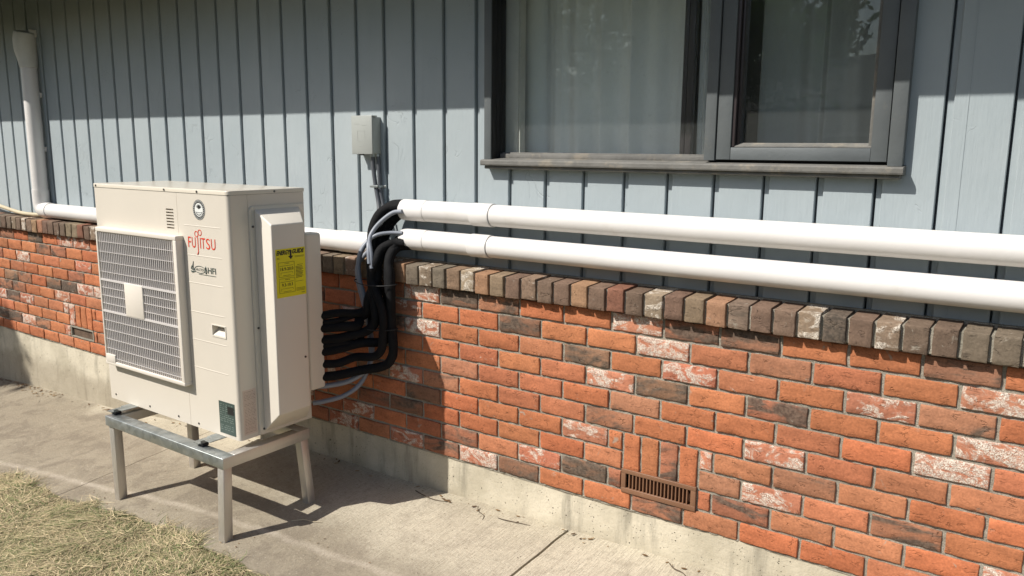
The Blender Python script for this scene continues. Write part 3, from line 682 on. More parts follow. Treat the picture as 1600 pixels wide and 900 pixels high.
# marks on the unit
fr = lambda ox, oz: (lambda x, y, z: (ox+x, UY0-.0012, oz+y))
m = MB()
for ch, a0, a1 in (("F", 0, .0180), ("U", .0250, .0500), ("I", .0800, .0845), ("T", .0885, .1130), ("S", .1190, .1440), ("U", .1515, .1795)):
    m.add(*text_mesh(ch, a1-a0, .043, fr(-.749+a0, 1.130)))
m.box(-.6855, -.6812, UY0-.0013, UY0-.0004, 1.113, 1.173); m.tube([(-.6835, UY0-.0009, 1.115), (-.686, UY0-.0009, 1.108), (-.692, UY0-.0009, 1.1055)], .0021, 6, 4)
def ring(cx_, cz_, r, t_, mb, Y=UY0-.0012, n=28, sx=1.):
    vs = []
    for i in range(n):
        th = 2*math.pi*i/n
        vs += [(cx_+r*sx*math.cos(th), Y, cz_+r*math.sin(th)), (cx_+(r-t_)*sx*math.cos(th), Y, cz_+(r-t_)*math.sin(th))]
    mb.add(vs, [(2*i, 2*((i+1) % n), 2*((i+1) % n)+1, 2*i+1) for i in range(n)])
def disc(cx_, cz_, r, mb, Y, n=32):
    mb.add([(cx_+r*math.cos(2*math.pi*i/n), Y, cz_+r*math.sin(2*math.pi*i/n)) for i in range(n)], [tuple(range(n))])
ring(-.691, 1.186, .0125, .0032, m); ring(-.668, 1.193, .0125, .0032, m)
o = m.build("maker_mark", M['red'], unit)
m = MB(); disc(-.664, 1.283, .040, m, UY0-.0008); emb = m.build("round_emblem", M['black'], unit)
m = MB(); disc(-.664, 1.283, .027, m, UY0-.0012); ring(-.664, 1.283, .038, .0012, m); m.build("emblem_disc", M['white_ink'], emb)
m = MB()
for i in range(9):
    th = math.radians(20+i*17); m.tube([(-.664, UY0-.0016, 1.289), (-.664+.019*math.cos(th), UY0-.0016, 1.289+.016*math.sin(th))], [.0022, .0006], 4)
m.box(-.683, -.645, UY0-.0018, UY0-.0012, 1.272, 1.2735); m.box(-.681, -.648, UY0-.0018, UY0-.0012, 1.266, 1.2672)
for i in range(11):
    th = math.radians(205+i*13); m.box(-.664+.0215*math.cos(th)-.0016, -.664+.0215*math.cos(th)+.0016, UY0-.0018, UY0-.0012, 1.283+.0215*math.sin(th)-.0012, 1.283+.0215*math.sin(th)+.0012)
m.build("emblem_print", M['black'], emb)
m = MB()
for i in range(26):
    th = 2*math.pi*i/26; x, z = -.664+.0325*math.cos(th), 1.283+.0325*math.sin(th); m.box(x-.0011, x+.0011, UY0-.0018, UY0-.0012, z-.0017, z+.0017)
m.build("emblem_lettering", M['white_ink'], emb)
m = MB(); m.add(*text_mesh("HFI", .052, .024, fr(-.628, 1.034), bold=.01)); m.add(*text_mesh("HALCYON", .055, .011, fr(-.708, 1.0385), bold=.004))
n = 30; vs = []
for i in range(n):
    th = 2*math.pi*i/n; vs += [(-.681+.037*math.cos(th), UY0-.0012, 1.044+.015*math.sin(th)), (-.681+.034*math.cos(th), UY0-.0012, 1.044+.0128*math.sin(th))]
m.add(vs, [(2*i, 2*((i+1) % n), 2*((i+1) % n)+1, 2*i+1) for i in range(n)])
for q in ([(-.718, 1.040), (-.728, 1.052), (-.722, 1.075)], [(-.720, 1.038), (-.737, 1.045), (-.735, 1.056)], [(-.712, 1.034), (-.735, 1.032), (-.742, 1.036)], [(-.648, 1.044), (-.640, 1.058), (-.636, 1.052)], [(-.648, 1.044), (-.634, 1.043), (-.637, 1.050)], [(-.648, 1.042), (-.640, 1.032), (-.634, 1.040)]):
    m.tube([(x, UY0-.001, z) for x, z in q], [.0012, .0034, .0008], 5)
m.box(-.69, -.577, UY0-.0013, UY0-.0006, 1.0245, 1.0262); m.build("series_mark", M['plate'], unit)
m = MB(); m.box(-.608, -.505, UY0-.0010, UY0-.0001, .381, .516); pl = m.build("rating_plate", M['plate'], unit)
m = MB()
for i in range(13):
    z = .505-i*.0088; x = -.602
    while x < (-.545 if 2 < i < 6 else -.515):
        w_ = random.uniform(.004, .016)
        if i not in (9,): m.box(x, x+w_, UY0-.0014, UY0-.0010, z-.0015, z+.0010)
        x += w_+random.uniform(.002, .012)
m.build("plate_print", M['plate_ink'], pl)
m = MB(); m.box(-.552, -.512, UY0-.0016, UY0-.0010, .468, .500); m.build("plate_block", M['black'], pl)
XS = UX1+.0008
m = MB(); m.box(UX1-.0003, XS, -.641, -.579, .386, .572); pa = m.build("caution_label", M['paper'], unit)
m = MB(); z = .563
while z > .392:
    y = -.636
    if random.random() < .16: m.box(XS, XS+.0005, -.638, -.583, z-.0004, z+.0004)
    else:
        while y < -.590:
            w_ = random.uniform(.003, .014); m.box(XS, XS+.0005, y, min(y+w_, -.583), z-.0011, z+.0010); y += w_+random.uniform(.0015, .004)
    z -= .0062
m.build("label_print", M['paper_ink'], pa)
# yellow efficiency sticker on the valve cover
YX = -.3442
m = MB(); m.box(-.3453, YX, -.5568, -.4125, .9485, 1.1395); ye = m.build("efficiency_label", M['yellow'], unit)
sd_ = lambda oy, oz: (lambda x, y, z: (YX+.0006, oy+x, oz+y))
m = MB(); m.add(*text_mesh("ENERGY", .073, .019, sd_(-.515, 1.1125), bold=.045, shear=.35)); m.add(*text_mesh("GUIDE", .064, .019, sd_(-.434, 1.1135), bold=.045, shear=.35))
m.add([(YX+.0006, -.447, 1.130), (YX+.0006, -.437, 1.130), (YX+.0006, -.437, 1.106), (YX+.0006, -.429, 1.106), (YX+.0006, -.442, 1.092), (YX+.0006, -.455, 1.106), (YX+.0006, -.447, 1.106)], [(0, 1, 2, 3, 4, 5, 6)])
m.add(*text_mesh("18.9-20.0", .066, .0125, sd_(-.497, 1.050), bold=.012)); m.add(*text_mesh("9.3-10.3", .056, .0125, sd_(-.492, .986), bold=.012))
m.add(*text_mesh("Cooling", .024, .006, sd_(-.475, 1.075))); m.add(*text_mesh("Heating", .024, .006, sd_(-.475, 1.010)))
def bar(y0, y1, z, h_=.0011): m.box(YX+.0003, YX+.0007, y0, y1, z-h_/2, z+h_/2)
for zt in (1.083, 1.018):
    bar(-.505, -.425, zt, .0009); bar(-.505, -.425, zt-.058, .0009)
    for y in (-.505, -.425): m.box(YX+.0003, YX+.0007, y-.0005, y+.0005, zt-.058, zt)
    bar(-.50, -.432, zt-.014); bar(-.495, -.435, zt-.041, .0008); m.box(YX+.0003, YX+.0007, -.4955, -.4948, zt-.05, zt-.041); m.box(YX+.0003, YX+.0007, -.4355, -.4348, zt-.047, zt-.041); bar(-.485, -.445, zt-.053)
for y0, y1, z in [(-.512, -.500, 1.102), (-.512, -.498, 1.098), (-.422, -.372, 1.103), (-.42, -.374, 1.099), (-.41, -.380, 1.067), (-.42, -.38, 1.0)]: bar(y0, y1, z)
for i in range(9): bar(-.419, -.382+random.uniform(-.006, .004), 1.060-i*.0055, .0018)
for i in range(3): bar(-.419, -.372, .972-i*.005, .0012)
bar(-.392, -.374, .952, .0014)
m.v = [(x, -.5568+(y+.5185)*.946, .9485+(z-.942)*.98) for x, y, z in m.v]
m.build("label_lettering", M['black'], ye)
# feet
for x in (-1.262, -.612):
    m = MB(); 
    prof = [(x-.045, .366), (x-.038, .372), (x-.012, .372), (x, .352), (x+.012, .372) if False else (x+.02, .3515), (x+.030, .3515), (x+.030, .3485), (x-.002, .3485), (x-.014, .368), (x-.036, .368)]
    pts = [(px_, -.715, z) for px_, z in prof]+[(px_, -.32, z) for px_, z in prof]; N = len(prof)
    m.box(x-.045, x-.004, -.757, -.30, .3545, .3575); m.box(x-.0045, x-.0015, -.750, -.30, .3545, .3672); m.box(x-.002, x+.040, -.735, -.30, .3640, .3670); m.box(x-.03, x+.01, -.700, -.30, .3575, .3665)
    m.build("foot", M['galv'], unit)
# ------------------------------------------------------------------ stand
stand = thing("equipment_stand", "bare aluminium and galvanised frame stand with four square legs under the heat pump", "stand", (-.87, -.55, gz(-.87, -.55)))
ZT_, ZB_ = .339, .294
m = MB(); m.box(-1.302, -.4415, -.772, -.716, ZB_, ZT_, .0025); m.build("front_rail", M['galv'], stand)
m = MB(); m.box(-1.302, -.441, -.395, -.345, ZB_, ZT_, .0025); m.build("rear_rail", M['alu'], stand)
m = MB(); m.box(-.4905, -.4405, -.7155, -.3955, ZB_, ZT_-.001, .0025); m.box(-.4410, -.4385, -.7720, -.345, ZB_+.0005, ZT_+.001, .001); m.build("side_rail", M['alu'], stand)
m = MB(); m.box(-1.302, -1.252, -.7155, -.3955, ZB_, ZT_-.001, .0025); m.build("side_rail", M['alu'], stand)
for (tx, ty, bx, by) in [(-1.275, -.742, -1.275, -.742), (-.467, -.748, -.452, -.772), (-1.262, -.372, -1.262, -.372), (-.462, -.372, -.425, -.372)]:
    h = .0195; zb = gz(bx, by)-.006
    a = [(bx-h, by-h, zb), (bx+h, by-h, zb), (bx+h, by+h, zb), (bx-h, by+h, zb)]; b = [(tx-h, ty-h, ZB_-.0005), (tx+h, ty-h, ZB_-.0005), (tx+h, ty+h, ZB_-.0005), (tx-h, ty+h, ZB_-.0005)]
    m = MB(); m.hull(a, b, .0025, 2); o = m.build("leg", M['alu'], stand); autosmooth(o, 35)
for x, y in [(-1.285, -.742), (-.632, -.742), (-1.285, -.372), (-.632, -.372)]:
    m = MB(); m.box(x-.020, x+.017, y+.002, y+.030, ZT_+.0003, .3535, .002); m.build("rubber_pad", M['rubber'], stand)

# ------------------------------------------------------------------ line covers (round white ducts)
def duct(label, z, y, r, x0, x1, xc, caplen=.135, group=None):
    t = thing("duct_cover", label, "duct", (x0, y, z), group)
    m = MB(); m.tube([(xc, y, z), (x1, y, z)], r*.955, 40); m.build("pipe", M['pvc'], t)
    m = MB(); m.tube([(x0, y, z), (x0+.004, y, z), (x0+caplen, y, z)], [r*.97, r, r], 40, caps=False)
    m.tube([(x0, y, z), (x0+.0005, y, z)], [r*.97, r*.86], 40, caps=False); m.tube([(x0+.0005, y, z), (x0+.03, y, z)], [r*.86, r*.86], 40, caps=False); m.build("end_cap", M['pvc'], t)
    m = MB(); m.tube([(x0+.0305, y, z), (x0+.032, y, z)], [r*.86]*2, 40); m.build("end_seal", M['cavity'], t)
    for ja, jb, jr in ((x0+caplen, x0+caplen+.0015, .985), (xc-.004, xc-.0015, .99)):
        m = MB(); m.tube([(ja, y, z), (jb, y, z)], [r*jr]*2, 40); m.build("joint_line", M['jl'], t)
    m = MB(); m.tube([(x0+caplen+.0015, y, z), (xc-.10, y, z)], [r*.975]*2, 40, caps=False); m.tube([(xc-.10, y, z), (xc-.098, y, z), (xc-.004, y, z)], [r*.975, r*1.03, r*1.03], 40, caps=False)
    m.tube([(xc-.004, y, z), (xc-.0038, y, z)], [r*1.03, r*.95], 40, caps=False); m.build("coupling", M['pvc'], t)
    for bx in (xc+.55, xc+1.35):
        m = MB(); m.box(bx-.02, bx+.02, y+r*.8, .0995, z-.02, z+.02); m.build("bracket", M['pvc'], t)
    return t
M['jl'] = simple("grey_joint", (.42, .41, .40), .5)
UD = (1.2655, .038); LDt = (1.1395, .036); RD = .0455
duct("upper of the two long white round ducts running right along the siding", UD[0], UD[1], RD, -.222, 3.2, .262, group="long white ducts right of the black hoses")
duct("lower of the two long white round ducts just above the brick ledge", LDt[0], LDt[1], RD, -.222, 3.2, .252, group="long white ducts right of the black hoses")
t = thing("duct_cover", "white duct behind the heat pump rising up the siding at far left", "duct", (-2.2, .048, 1.10))
zz, yy, rr = 1.100, .046, .0475
m = MB(); m.tube([(-3.40, yy, zz), (-.40, yy, zz)], rr, 36); m.tube([(-3.505, yy, 1.20), (-3.505, yy, 2.02)], rr, 36); m.build("pipe", M['pvc'], t)
m = MB(); m.tube([(-3.505, yy, 1.235), (-3.505, yy, 1.16), (-3.498, yy, 1.125), (-3.475, yy, 1.103), (-3.44, yy, zz), (-3.38, yy, zz)], [rr*1.08]*6, 36, 5); m.build("elbow", M['pvc'], t)
m = MB(); m.tube([(-.62, yy, zz), (-.36, yy, zz)], rr*1.05, 36); m.build("end_cap", M['pvc'], t)
for z, nm in ((1.245, 0), (1.165, 1)): pass
m = MB()
m.tube([(-3.505, yy, 2.02), (-3.506, yy, 2.03), (-3.515, yy, 2.09), (-3.52, yy-.004, 2.14), (-3.52, yy-.004, 2.20), (-3.515, yy, 2.24), (-3.513, yy, 2.250)], [.049, .052, .060, .0655, .0665, .062, .050], 28, 4)
m.box(-3.492, -3.470, yy+.01, .0995, 2.215, 2.262, .004)
m.build("wall_cap", M['pvc_old'], t)
for z in (1.5, 1.85):
    m = MB(); m.box(-3.53, -3.48, yy+rr*.8, .0995, z-.015, z+.015); m.build("bracket", M['pvc'], t)
# ------------------------------------------------------------------ hoses and conduits
HR = .0165
def hose(pts, r, mat, label, name, cat, group, parts=None):
    m = MB(); m.tube(pts, r, 12, 8); o = m.build(name, mat); tag(o, label, cat, group); return o
# each: height leaving the unit, x & y in the vertical bundle, where it ends
H = [(.822, (-.296, -.052), 'U', .0180, "top black foam hose leaving the heat pump side"),
     (.768, (-.312, -.098), 'U2', .0215, "second black foam hose from top at the heat pump side"),
     (.716, (-.268, -.104), 'L', .0205, "third black foam hose from top at the heat pump side"),
     (.664, (-.228, -.060), 'L2', .0205, "fourth black foam hose from top at the heat pump side"),
     (.608, (-.226, -.106), 'U3', .0185, "fifth black foam hose from top, just above the lowest one"),
     (.552, (-.194, -.076), 'L3', .0205, "lowest black foam hose, sweeping round the bundle's right edge")]
H += [(.792, (-.290, -.020), 'U3', .0125, "thin black hose hidden between the top two thick black hoses"), (.690, (-.335, -.062), 'L', .0145, "slimmer black hose between the third and fourth thick ones")]
for z, (bx, by), end, r, lab in H:
    dz = .03 if z > .6 else .045
    wz = .012*math.sin(z*97); wx = .010*math.sin(z*61)
    start = [(-.448, -.285, z-.004), (-.425, -.262, z), (-.385, -.215, z+.004+.004*math.sin(z*40)), (-.345+wx, (-.15+by)/2-.02, z+dz*.35+wz), (bx-.045, by-.012, z+dz*.9), (bx-.010, by, z+dz*1.35+.02), (bx, by, z+dz*1.3+.075)]
    top = {'U': [(-.330, -.062, 1.00), (-.345, -.040, 1.10), (-.352, -.010, 1.17), (-.338, .012, 1.235), (-.300, .030, 1.279), (-.255, .036, 1.290), (-.18, .038, 1.290)],
           'U2': [(-.292, -.070, .99), (-.318, -.068, 1.09), (-.334, -.050, 1.17), (-.318, -.030, 1.235), (-.285, -.005, 1.268), (-.240, .016, 1.279), (-.18, .020, 1.279)],
           'U3': [(-.290, -.092, .97), (-.300, -.060, 1.05), (-.312, -.020, 1.13), (-.300, .020, 1.20), (-.270, .045, 1.235), (-.235, .055, 1.246), (-.18, .055, 1.248)],
           'L': [(-.290, -.095, .98), (-.270, -.088, 1.045), (-.262, -.062, 1.095), (-.245, -.035, 1.118), (-.222, -.012, 1.124), (-.19, .002, 1.126)],
           'L2': [(-.235, -.062, .98), (-.240, -.050, 1.06), (-.236, -.022, 1.11), (-.225, .010, 1.138), (-.205, .030, 1.148), (-.17, .036, 1.150)],
           'L3': [(-.205, -.078, .98), (-.222, -.070, 1.04), (-.228, -.045, 1.082), (-.222, -.010, 1.105), (-.205, .012, 1.112), (-.17, .02, 1.115)]}[end]
    top = [(p[0]+(.008*math.sin(z*50) if i < len(top)-3 else 0), p[1], p[2]) for i, p in enumerate(top)]
    if r < .016: top = [(p[0]-.004, p[1]+.018*(i < len(top)-2), p[2]-.006) for i, p in enumerate(top)]
    zz_ = start[-1][2]; mid = [(bx+.008*math.sin(z*30+h*9), by+.004*math.sin(h*14+z*70), h) for h in np.arange(zz_+.12, .90, .13)]
    hose(start+mid+top, r, M['foam'], lab, "insulated_hose", "hose", "black insulated hoses between the heat pump and the white ducts")
CG = "grey flexible conduits among the black hoses"
hose([(-.19, -.010, 1.262), (-.235, -.016, 1.255), (-.275, -.036, 1.225), (-.305, -.060, 1.185), (-.312, -.085, 1.14), (-.290, -.10, 1.08), (-.282, -.105, 1.02)], .0095, M['conduit'], "grey conduit arcing out of the upper white duct's open end", "flexible_conduit", "conduit", CG)
hose([(-.20, .000, 1.168), (-.245, -.022, 1.168), (-.288, -.058, 1.160), (-.315, -.084, 1.135), (-.300, -.105, 1.09), (-.290, -.112, 1.04)], .0085, M['conduit'], "grey conduit from the lower white duct's open end", "flexible_conduit", "conduit", CG)
hose([(-.392, .062, 1.20), (-.385, .035, 1.175), (-.372, -.015, 1.140), (-.392, -.055, 1.085), (-.402, -.068, 1.02), (-.396, -.068, .95), (-.378, -.062, .88), (-.366, -.058, .80), (-.352, -.05, .70), (-.345, -.055, .62), (-.352, -.085, .555), (-.385, -.16, .515), (-.425, -.24, .507), (-.455, -.275, .506)], .0115, M['conduit'], "long grey conduit down the left of the bundle into the unit's upper entry", "flexible_conduit", "conduit", CG)
hose([(-.385, .055, 1.10), (-.402, .0, 1.075), (-.418, -.052, 1.02), (-.420, -.056, .95), (-.402, -.050, .87), (-.378, -.046, .78), (-.366, -.045, .68), (-.360, -.050, .59), (-.372, -.10, .495), (-.405, -.17, .448), (-.445, -.25, .434), (-.475, -.29, .430)], .0105, M['conduit'], "lowest grey conduit curving under all the black hoses into the unit", "flexible_conduit", "conduit", CG)
hose([(-.336, .09, 1.20), (-.334, .05, 1.12), (-.322, .02, 1.05), (-.310, -.035, .98)], .005, M['dkcond'], "thin dark cable dropping behind the hoses at the siding", "cable", "cable", None)
for z, yb_, tl in ((.952, -.09, "upper thin black cable tie round the hose bundle, just under the rowlock bricks"), (.758, -.09, "lower thin black cable tie round the hose bundle")):
    m = MB(); ring_ = [(-.305+.118*math.cos(a), -.09+.052*math.sin(a), z+.004*math.cos(2*a)) for a in np.linspace(0, 2*math.pi, 33)]; ring_ = [(-.29+.118*math.cos(a), -.078+.050*math.sin(a), z+.004*math.cos(2*a)) for a in np.linspace(0, 2*math.pi, 33)]; m.tube(ring_, .0022, 6)
    tag(m.build("cable_tie", M['rubber']), tl, "cable tie", None, "cable ties on the hose bundle") if False else tag(m.build("cable_tie", M['rubber']), tl, "cable tie", "cable ties on the hose bundle")
# ------------------------------------------------------------------ disconnect box with its conduits
bx = thing("disconnect_box", "small grey electrical box mounted on the siding above the black hoses", "electrical box", (-.475, .1, 1.50))
m = MB(); m.box(-.531, -.411, .046, .0995, 1.502, 1.662, .003, 2); m.build("box_body", M['boxpaint'], bx)
m = MB(); m.box(-.536, -.408, .040, .047, 1.499, 1.668, .0025, 2); m.box(-.536, -.408, .0405, .075, 1.6625, 1.668, .002); m.build("cover", M['boxpaint'], bx)
m = MB(); 
for q in [(-.505, .020), (-.47, .013), (-.445, .022)]: pass
m.add(*text_mesh("EATON" if False else "ON OFF", .045, .007, (lambda x, y, z: (-.500+x, .0395, 1.535+y)))) if False else None
for a in ((-.50, -.497, 1.56, 1.60), (-.455, -.452, 1.56, 1.60), (-.50, -.452, 1.60, 1.603), (-.50, -.452, 1.557, 1.56), (-.49, -.462, 1.535, 1.538), (-.515, -.485, 1.63, 1.632), (-.47, -.44, 1.625, 1.627)): m.box(a[0], a[1], .0394, .0402, a[2], a[3])
m.build("embossed_mark", M['boxpaint'], bx)
m = MB(); m.box(-.492, -.484, .040, .05, 1.494, 1.500); m.box(-.476, -.468, .040, .05, 1.494, 1.500); m.build("latch", M['darkline'], bx)
m = MB(); m.tube([(-.438, .073, 1.502), (-.438, .073, 1.488)], .013, 16); m.tube([(-.420, .082, 1.502), (-.420, .082, 1.490)], .010, 16); m.build("connector", M['galv'], bx)
m = MB(); m.tube([(-.440, .073, 1.49), (-.438, .074, 1.44), (-.430, .076, 1.37), (-.418, .074, 1.32), (-.404, .068, 1.28), (-.385, .050, 1.23), (-.36, .025, 1.17), (-.335, .0, 1.10)], .0095, 12, 6); m.build("feed_conduit", M['dkcond'], bx)
m = MB(); m.tube([(-.418, .084, 1.49), (-.414, .085, 1.43), (-.412, .086, 1.36), (-.402, .085, 1.31), (-.388, .080, 1.27), (-.372, .07, 1.22), (-.35, .05, 1.15), (-.335, .04, 1.07)], .0085, 12, 6); m.build("feed_conduit", M['dkcond'], bx)
m = MB(); m.box(-.446, -.398, .060, .0645, 1.352, 1.362, .001); m.box(-.449, -.444, .060, .0995, 1.352, 1.362, .001); m.box(-.401, -.384, .0955, .0995, 1.352, 1.362, .001); m.box(-.402, -.398, .060, .0995, 1.352, 1.362, .001); m.build("strap", M['galv'], bx)
# cream hose on the ledge at far left
m = MB(); m.tube([(-4.35, .05, 1.115), (-4.12, .045, 1.095), (-3.95, .04, 1.078), (-3.80, .035, 1.066), (-3.66, .04, 1.062), (-3.56, .06, 1.062)], .0125, 12, 6)
tag(m.build("garden_hose", M['cream_hose']), "cream hose lying on the brick ledge left of the white duct elbow", "hose")

# ------------------------------------------------------------------ dry grass
def blades(n, name, label, region, seedcols, hmax=.022):
    vs = np.zeros((n, 6, 3)); cols = np.zeros((n, 3)); cnt = 0
    while cnt < n:
        x, y = region()
        if x is None: continue
        base = Vector((x, y, lawn_z(x, y)+random.uniform(-.002, .004+hmax*.3)))
        clump = .5+.5*math.sin(x*7.3+2*math.sin(y*9))*math.sin(y*11.7+1.3*math.sin(x*5))
        th = random.gauss(.5+1.9*math.sin(x*4.1+y*3.3), 1.3); L = random.uniform(.03, .12); lift = abs(random.gauss(0, .08))+.01+(.30 if random.random() < .035 else 0)
        bend = random.uniform(-1.4, 1.4); wd = random.uniform(.0006, .0019); p = base.copy(); d = th
        for k in range(3):
            dir_ = Vector((math.cos(d), math.sin(d), lift*(1-k*.7))); nrm = Vector((-math.sin(d), math.cos(d), random.uniform(-.5, .5)))*wd*(1-.42*k)
            vs[cnt, 2*k] = p-nrm; vs[cnt, 2*k+1] = p+nrm; p = p+dir_*L*.5; d += bend*.5
        g = random.random()
        c = seedcols[0] if g < .66-.30*clump+.12 else (seedcols[1] if g < .80-.12*clump else seedcols[2])
        f = random.uniform(.45, 1.25); cols[cnt] = [q*f for q in c]; cnt += 1
    V = vs.reshape(-1, 3); idx = np.arange(n)*6
    F = np.concatenate([np.stack([idx, idx+1, idx+3, idx+2], 1), np.stack([idx+2, idx+3, idx+5, idx+4], 1)])
    me = bpy.data.meshes.new(name); me.from_pydata(V.tolist(), [], F.tolist())
    ca = me.color_attributes.new("bcol", 'FLOAT_COLOR', 'CORNER'); C2 = np.ones((2*n, 4, 4)); C2[:n, :, :3] = cols[:, None]; C2[n:, :, :3] = cols[:, None]
    ca.data.foreach_set('color', C2.ravel()); o = obj(name, me, M['straw']); tag(o, label, "grass", kind='stuff'); return o
def reg():
    x = random.uniform(-3.2, 1.2); y = -.76-abs(random.random()**1.1)*1.1
    e = -.838+.018*math.sin(x*5)+.03*math.sin(x*13.3+1)*math.sin(x*3.7)+(.02*math.sin(x*31))
    e -= .09*max(0, min(1, (x+.1)/.6))
    if y > e+(random.gauss(0, .018)): return None, None
    if x > -.2 and y > -1.0 and random.random() < .5: return None, None
    return x, y
blades(135000, "dry_grass", "matted dry straw and thin green grass along the edge of the concrete walk", reg, ((.60, .49, .30), (.36, .32, .16), (.17, .21, .08)))
# loose leaves at the foot of the foundation, chips and twigs
LV, LF, LC = [], [], []
def leaf(x, y, z, s, c):
    th = random.uniform(0, 6.28); o = len(LV); cu = random.uniform(.1, .5)
    for a, b in ((-1, 0), (-.3, .45), (.6, .3), (1, 0), (.5, -.4), (-.4, -.4)):
        xx = a*s*math.cos(th)-b*s*math.sin(th); yy = a*s*math.sin(th)+b*s*math.cos(th); LV.append((x+xx, y+yy, z+s*cu*(a*a*.6+abs(b))))
    LF.append((o, o+1, o+2, o+3)); LF.append((o, o+3, o+4, o+5)); LC.extend([c, c])
brn = [(.13, .075, .035), (.20, .12, .055), (.085, .05, .03), (.28, .19, .10)]
for i in range(420):
    r = random.random()
    if r < .62: x = -4.6+random.random()**1.4*1.25; y = -.005-abs(random.gauss(0, .05))
    elif r < .80: x = random.uniform(-3.4, 1.4); y = -.005-abs(random.gauss(0, .035))
    else: x = random.uniform(-3.0, 1.2); y = -.84+abs(random.gauss(0, .16))
    leaf(x, y, gz(x, y)+.002, random.uniform(.004, .014) if r < .8 else random.uniform(.002, .006), random.choice(brn))
for x, y, s in ((.085, -.055, .016), (.10, -.06, .012), (-.62, -.02, .014), (-2.72, -.03, .02), (-2.70, -.04, .018), (.06, -.05, .012), (1.15, -.03, .012)): leaf(x, y, gz(x, y)+.004, s, brn[0])
me = bpy.data.meshes.new("leaf_litter"); me.from_pydata(LV, [], LF); ca = me.color_attributes.new("bcol", 'FLOAT_COLOR', 'CORNER')
A = np.ones((len(me.loops), 4)); A[:, :3] = np.repeat(np.array(LC), 4, axis=0); ca.data.foreach_set('color', A.ravel())
o = obj("leaf_litter", me, M['litter']); tag(o, "dry brown leaf bits scattered along the foundation and over the walk", "leaf litter", kind='stuff')
def twig(pts, r, label, mat=None):
    m = MB(); m.tube([(x, y, gz(x, y)+r+h) for x, y, h in pts], [r, r, r*.8, r*.5][:len(pts)] if len(pts) <= 4 else r, 6, 4)
    tag(m.build("twig", mat or M['bark']), label, "twig", "twigs on the concrete walk")
twig([(-.35, -.53, 0), (-.31, -.50, .003), (-.27, -.49, .002), (-.235, -.47, 0)], .0022, "pale bent twig lying beside the stand's near front leg", M['cream_hose'])
twig([(-.10, -.05, 0), (-.04, -.07, .004), (.03, -.075, .002), (.085, -.06, 0)], .0022, "dark twig along the foundation below the shadow edge")
twig([(.24, -.04, .01), (.26, -.065, .004), (.30, -.08, .002), (.315, -.11, 0)], .0018, "thin curved twig on the sunlit walk against the foundation")
twig([(.36, -.065, 0), (.40, -.07, .004), (.46, -.06, .003), (.51, -.05, 0)], .0018, "brown twig on the walk just left of the slab joint")
twig([(1.10, -.04, .012), (1.12, -.055, .008), (1.16, -.06, .003), (1.19, -.09, 0)], .002, "forked dark twig against the foundation at the bottom right")

# ------------------------------------------------------------------ what the glass reflects, and the tree whose shade falls at left
def tree(loc, h, trunk_h, crown, n, leafmat, label, lr=.07):
    t = thing("tree", label, "tree", loc, None); L = Vector(loc)
    m = MB(); m.tube([L+Vector((0, 0, -.3)), L+Vector((.05, .03, trunk_h*.5)), L+Vector((-.04, .05, trunk_h)), L+Vector((0, 0, h*.85))], [h*.028, h*.022, h*.017, h*.004], 10, 4)
    for k in range(9):
        a = k*2.4; z0 = trunk_h*(.8+.05*k); r = .75; ce = crown[k % len(crown)]
        m.tube([L+Vector((0, 0, min(z0, h*.7))), L+Vector((ce[0]*.5+.1*math.cos(a), ce[1]*.5+.1*math.sin(a), (z0+ce[2])/2)), L+Vector(ce[:3])], [h*.010, h*.006, h*.002], 6, 3)
    m.build("trunk", M['bark'], t)
    vs = []; fs = []
    for i in range(n):
        ce = random.choices(crown, [q[3]**3 for q in crown])[0]
        d = Vector((random.gauss(0, 1), random.gauss(0, 1), random.gauss(0, .8))).normalized()*ce[3]*random.random()**.45*(1+.25*math.sin(i*.37))
        p = L+Vector(ce[:3])+d; a = Vector((random.gauss(0, 1), random.gauss(0, 1), random.gauss(0, 1))).normalized(); b = a.orthogonal().normalized()
        s = lr*random.uniform(.6, 1.3); o = len(vs); vs += [p-a*s, p+b*s*.5, p+a*s, p-b*s*.5]; fs.append((o, o+1, o+2, o+3))
    m = MB(); m.add(vs, fs); m.build("crown", leafmat, t); return t
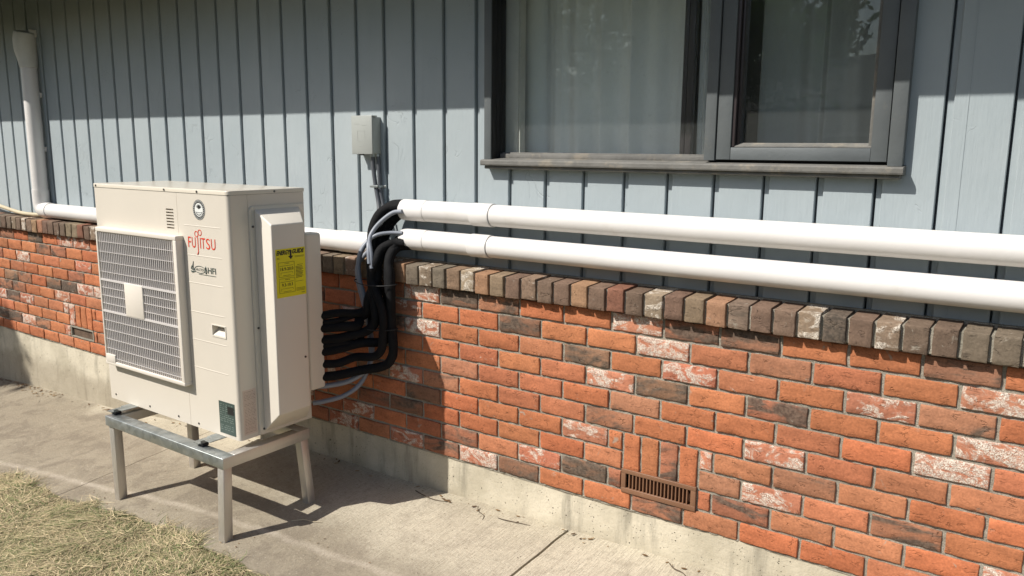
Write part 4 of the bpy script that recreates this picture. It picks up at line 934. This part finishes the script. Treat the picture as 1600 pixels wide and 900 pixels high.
def blobs(n, cx_, cy_, cz_, rx, rz, r0, r1):
    return [(random.gauss(0, rx*.5)+cx_, random.gauss(0, rx*.5)+cy_, cz_+random.uniform(-rz, rz), random.uniform(r0, r1)) for _ in range(n)]
tree((-2.9, -9.2, -.25), 6.0, 1.5, blobs(20, -.1, 0, 3.2, 1.5, 1.7, .5, .95), 15000, M['leafA'], "leafy green garden tree mirrored in the left half of the right window pane", .060)
tree((-6.6, -10.5, -.25), 7.4, 1.5, blobs(34, -.4, 0, 4.0, 3.2, 2.9, .7, 1.4)+[(2.3, .1, 3.2, 1.2), (2.9, -.2, 4.2, 1.2), (1.6, 0, 4.9, 1.3), (3.2, .3, 2.6, 1.0), (2.4, -.3, 5.4, 1.1)], 38000, M['leafB'], "broad dark tree across the yard mirrored behind the pale curtain pane", .085)
tree((-5.2, -21, -.25), 10.5, 3.2, blobs(16, 1.2, 0, 6.2, 3.4, 2.0, .6, 1.1), 5200, M['leafB'], "tall dark tree behind the neighbouring roof, mirrored at the pane's top", .16)
tree((-8.0, -4.3, -.3), 6.4, 3.6, [(.55, .1, 5.35, .55), (.25, 0, 5.6, .6), (.2, .2, 4.9, .4), (.9, 0, 5.7, .35), (-.3, 0, 5.7, .6)], 1700, M['leafA'], "slim young tree beyond the left edge shading the far foundation", .085)
nb = thing("neighbour_house", "low grey neighbouring house across the yard, mirrored dimly in the window", "house", (-2, -13, -.3))
m = MB(); m.box(-9, 6, -19, -13, -.4, 2.35); m.build("wall", M['nb_wall'], nb)
m = MB(); m.add([(-9.5, -12.5, 2.3), (6.5, -12.5, 2.3), (6.5, -16, 3.55), (-9.5, -16, 3.55), (-9.5, -19.5, 2.3), (6.5, -19.5, 2.3)], [(0, 1, 2, 3), (3, 2, 5, 4), (0, 3, 4), (1, 5, 2)]); m.build("roof", M['nb_roof'], nb)
for x in (-4.6, -1.2, 2.4):
    m = MB(); m.box(x-.6, x+.6, -13.0, -12.94, .7, 1.8); f_ = m.build("window", M['white_ink'], nb); m = MB(); m.box(x-.53, x+.53, -12.94, -12.93, .77, 1.73); m.build("pane", M['cavity'], f_)

bpy.context.view_layer.update()
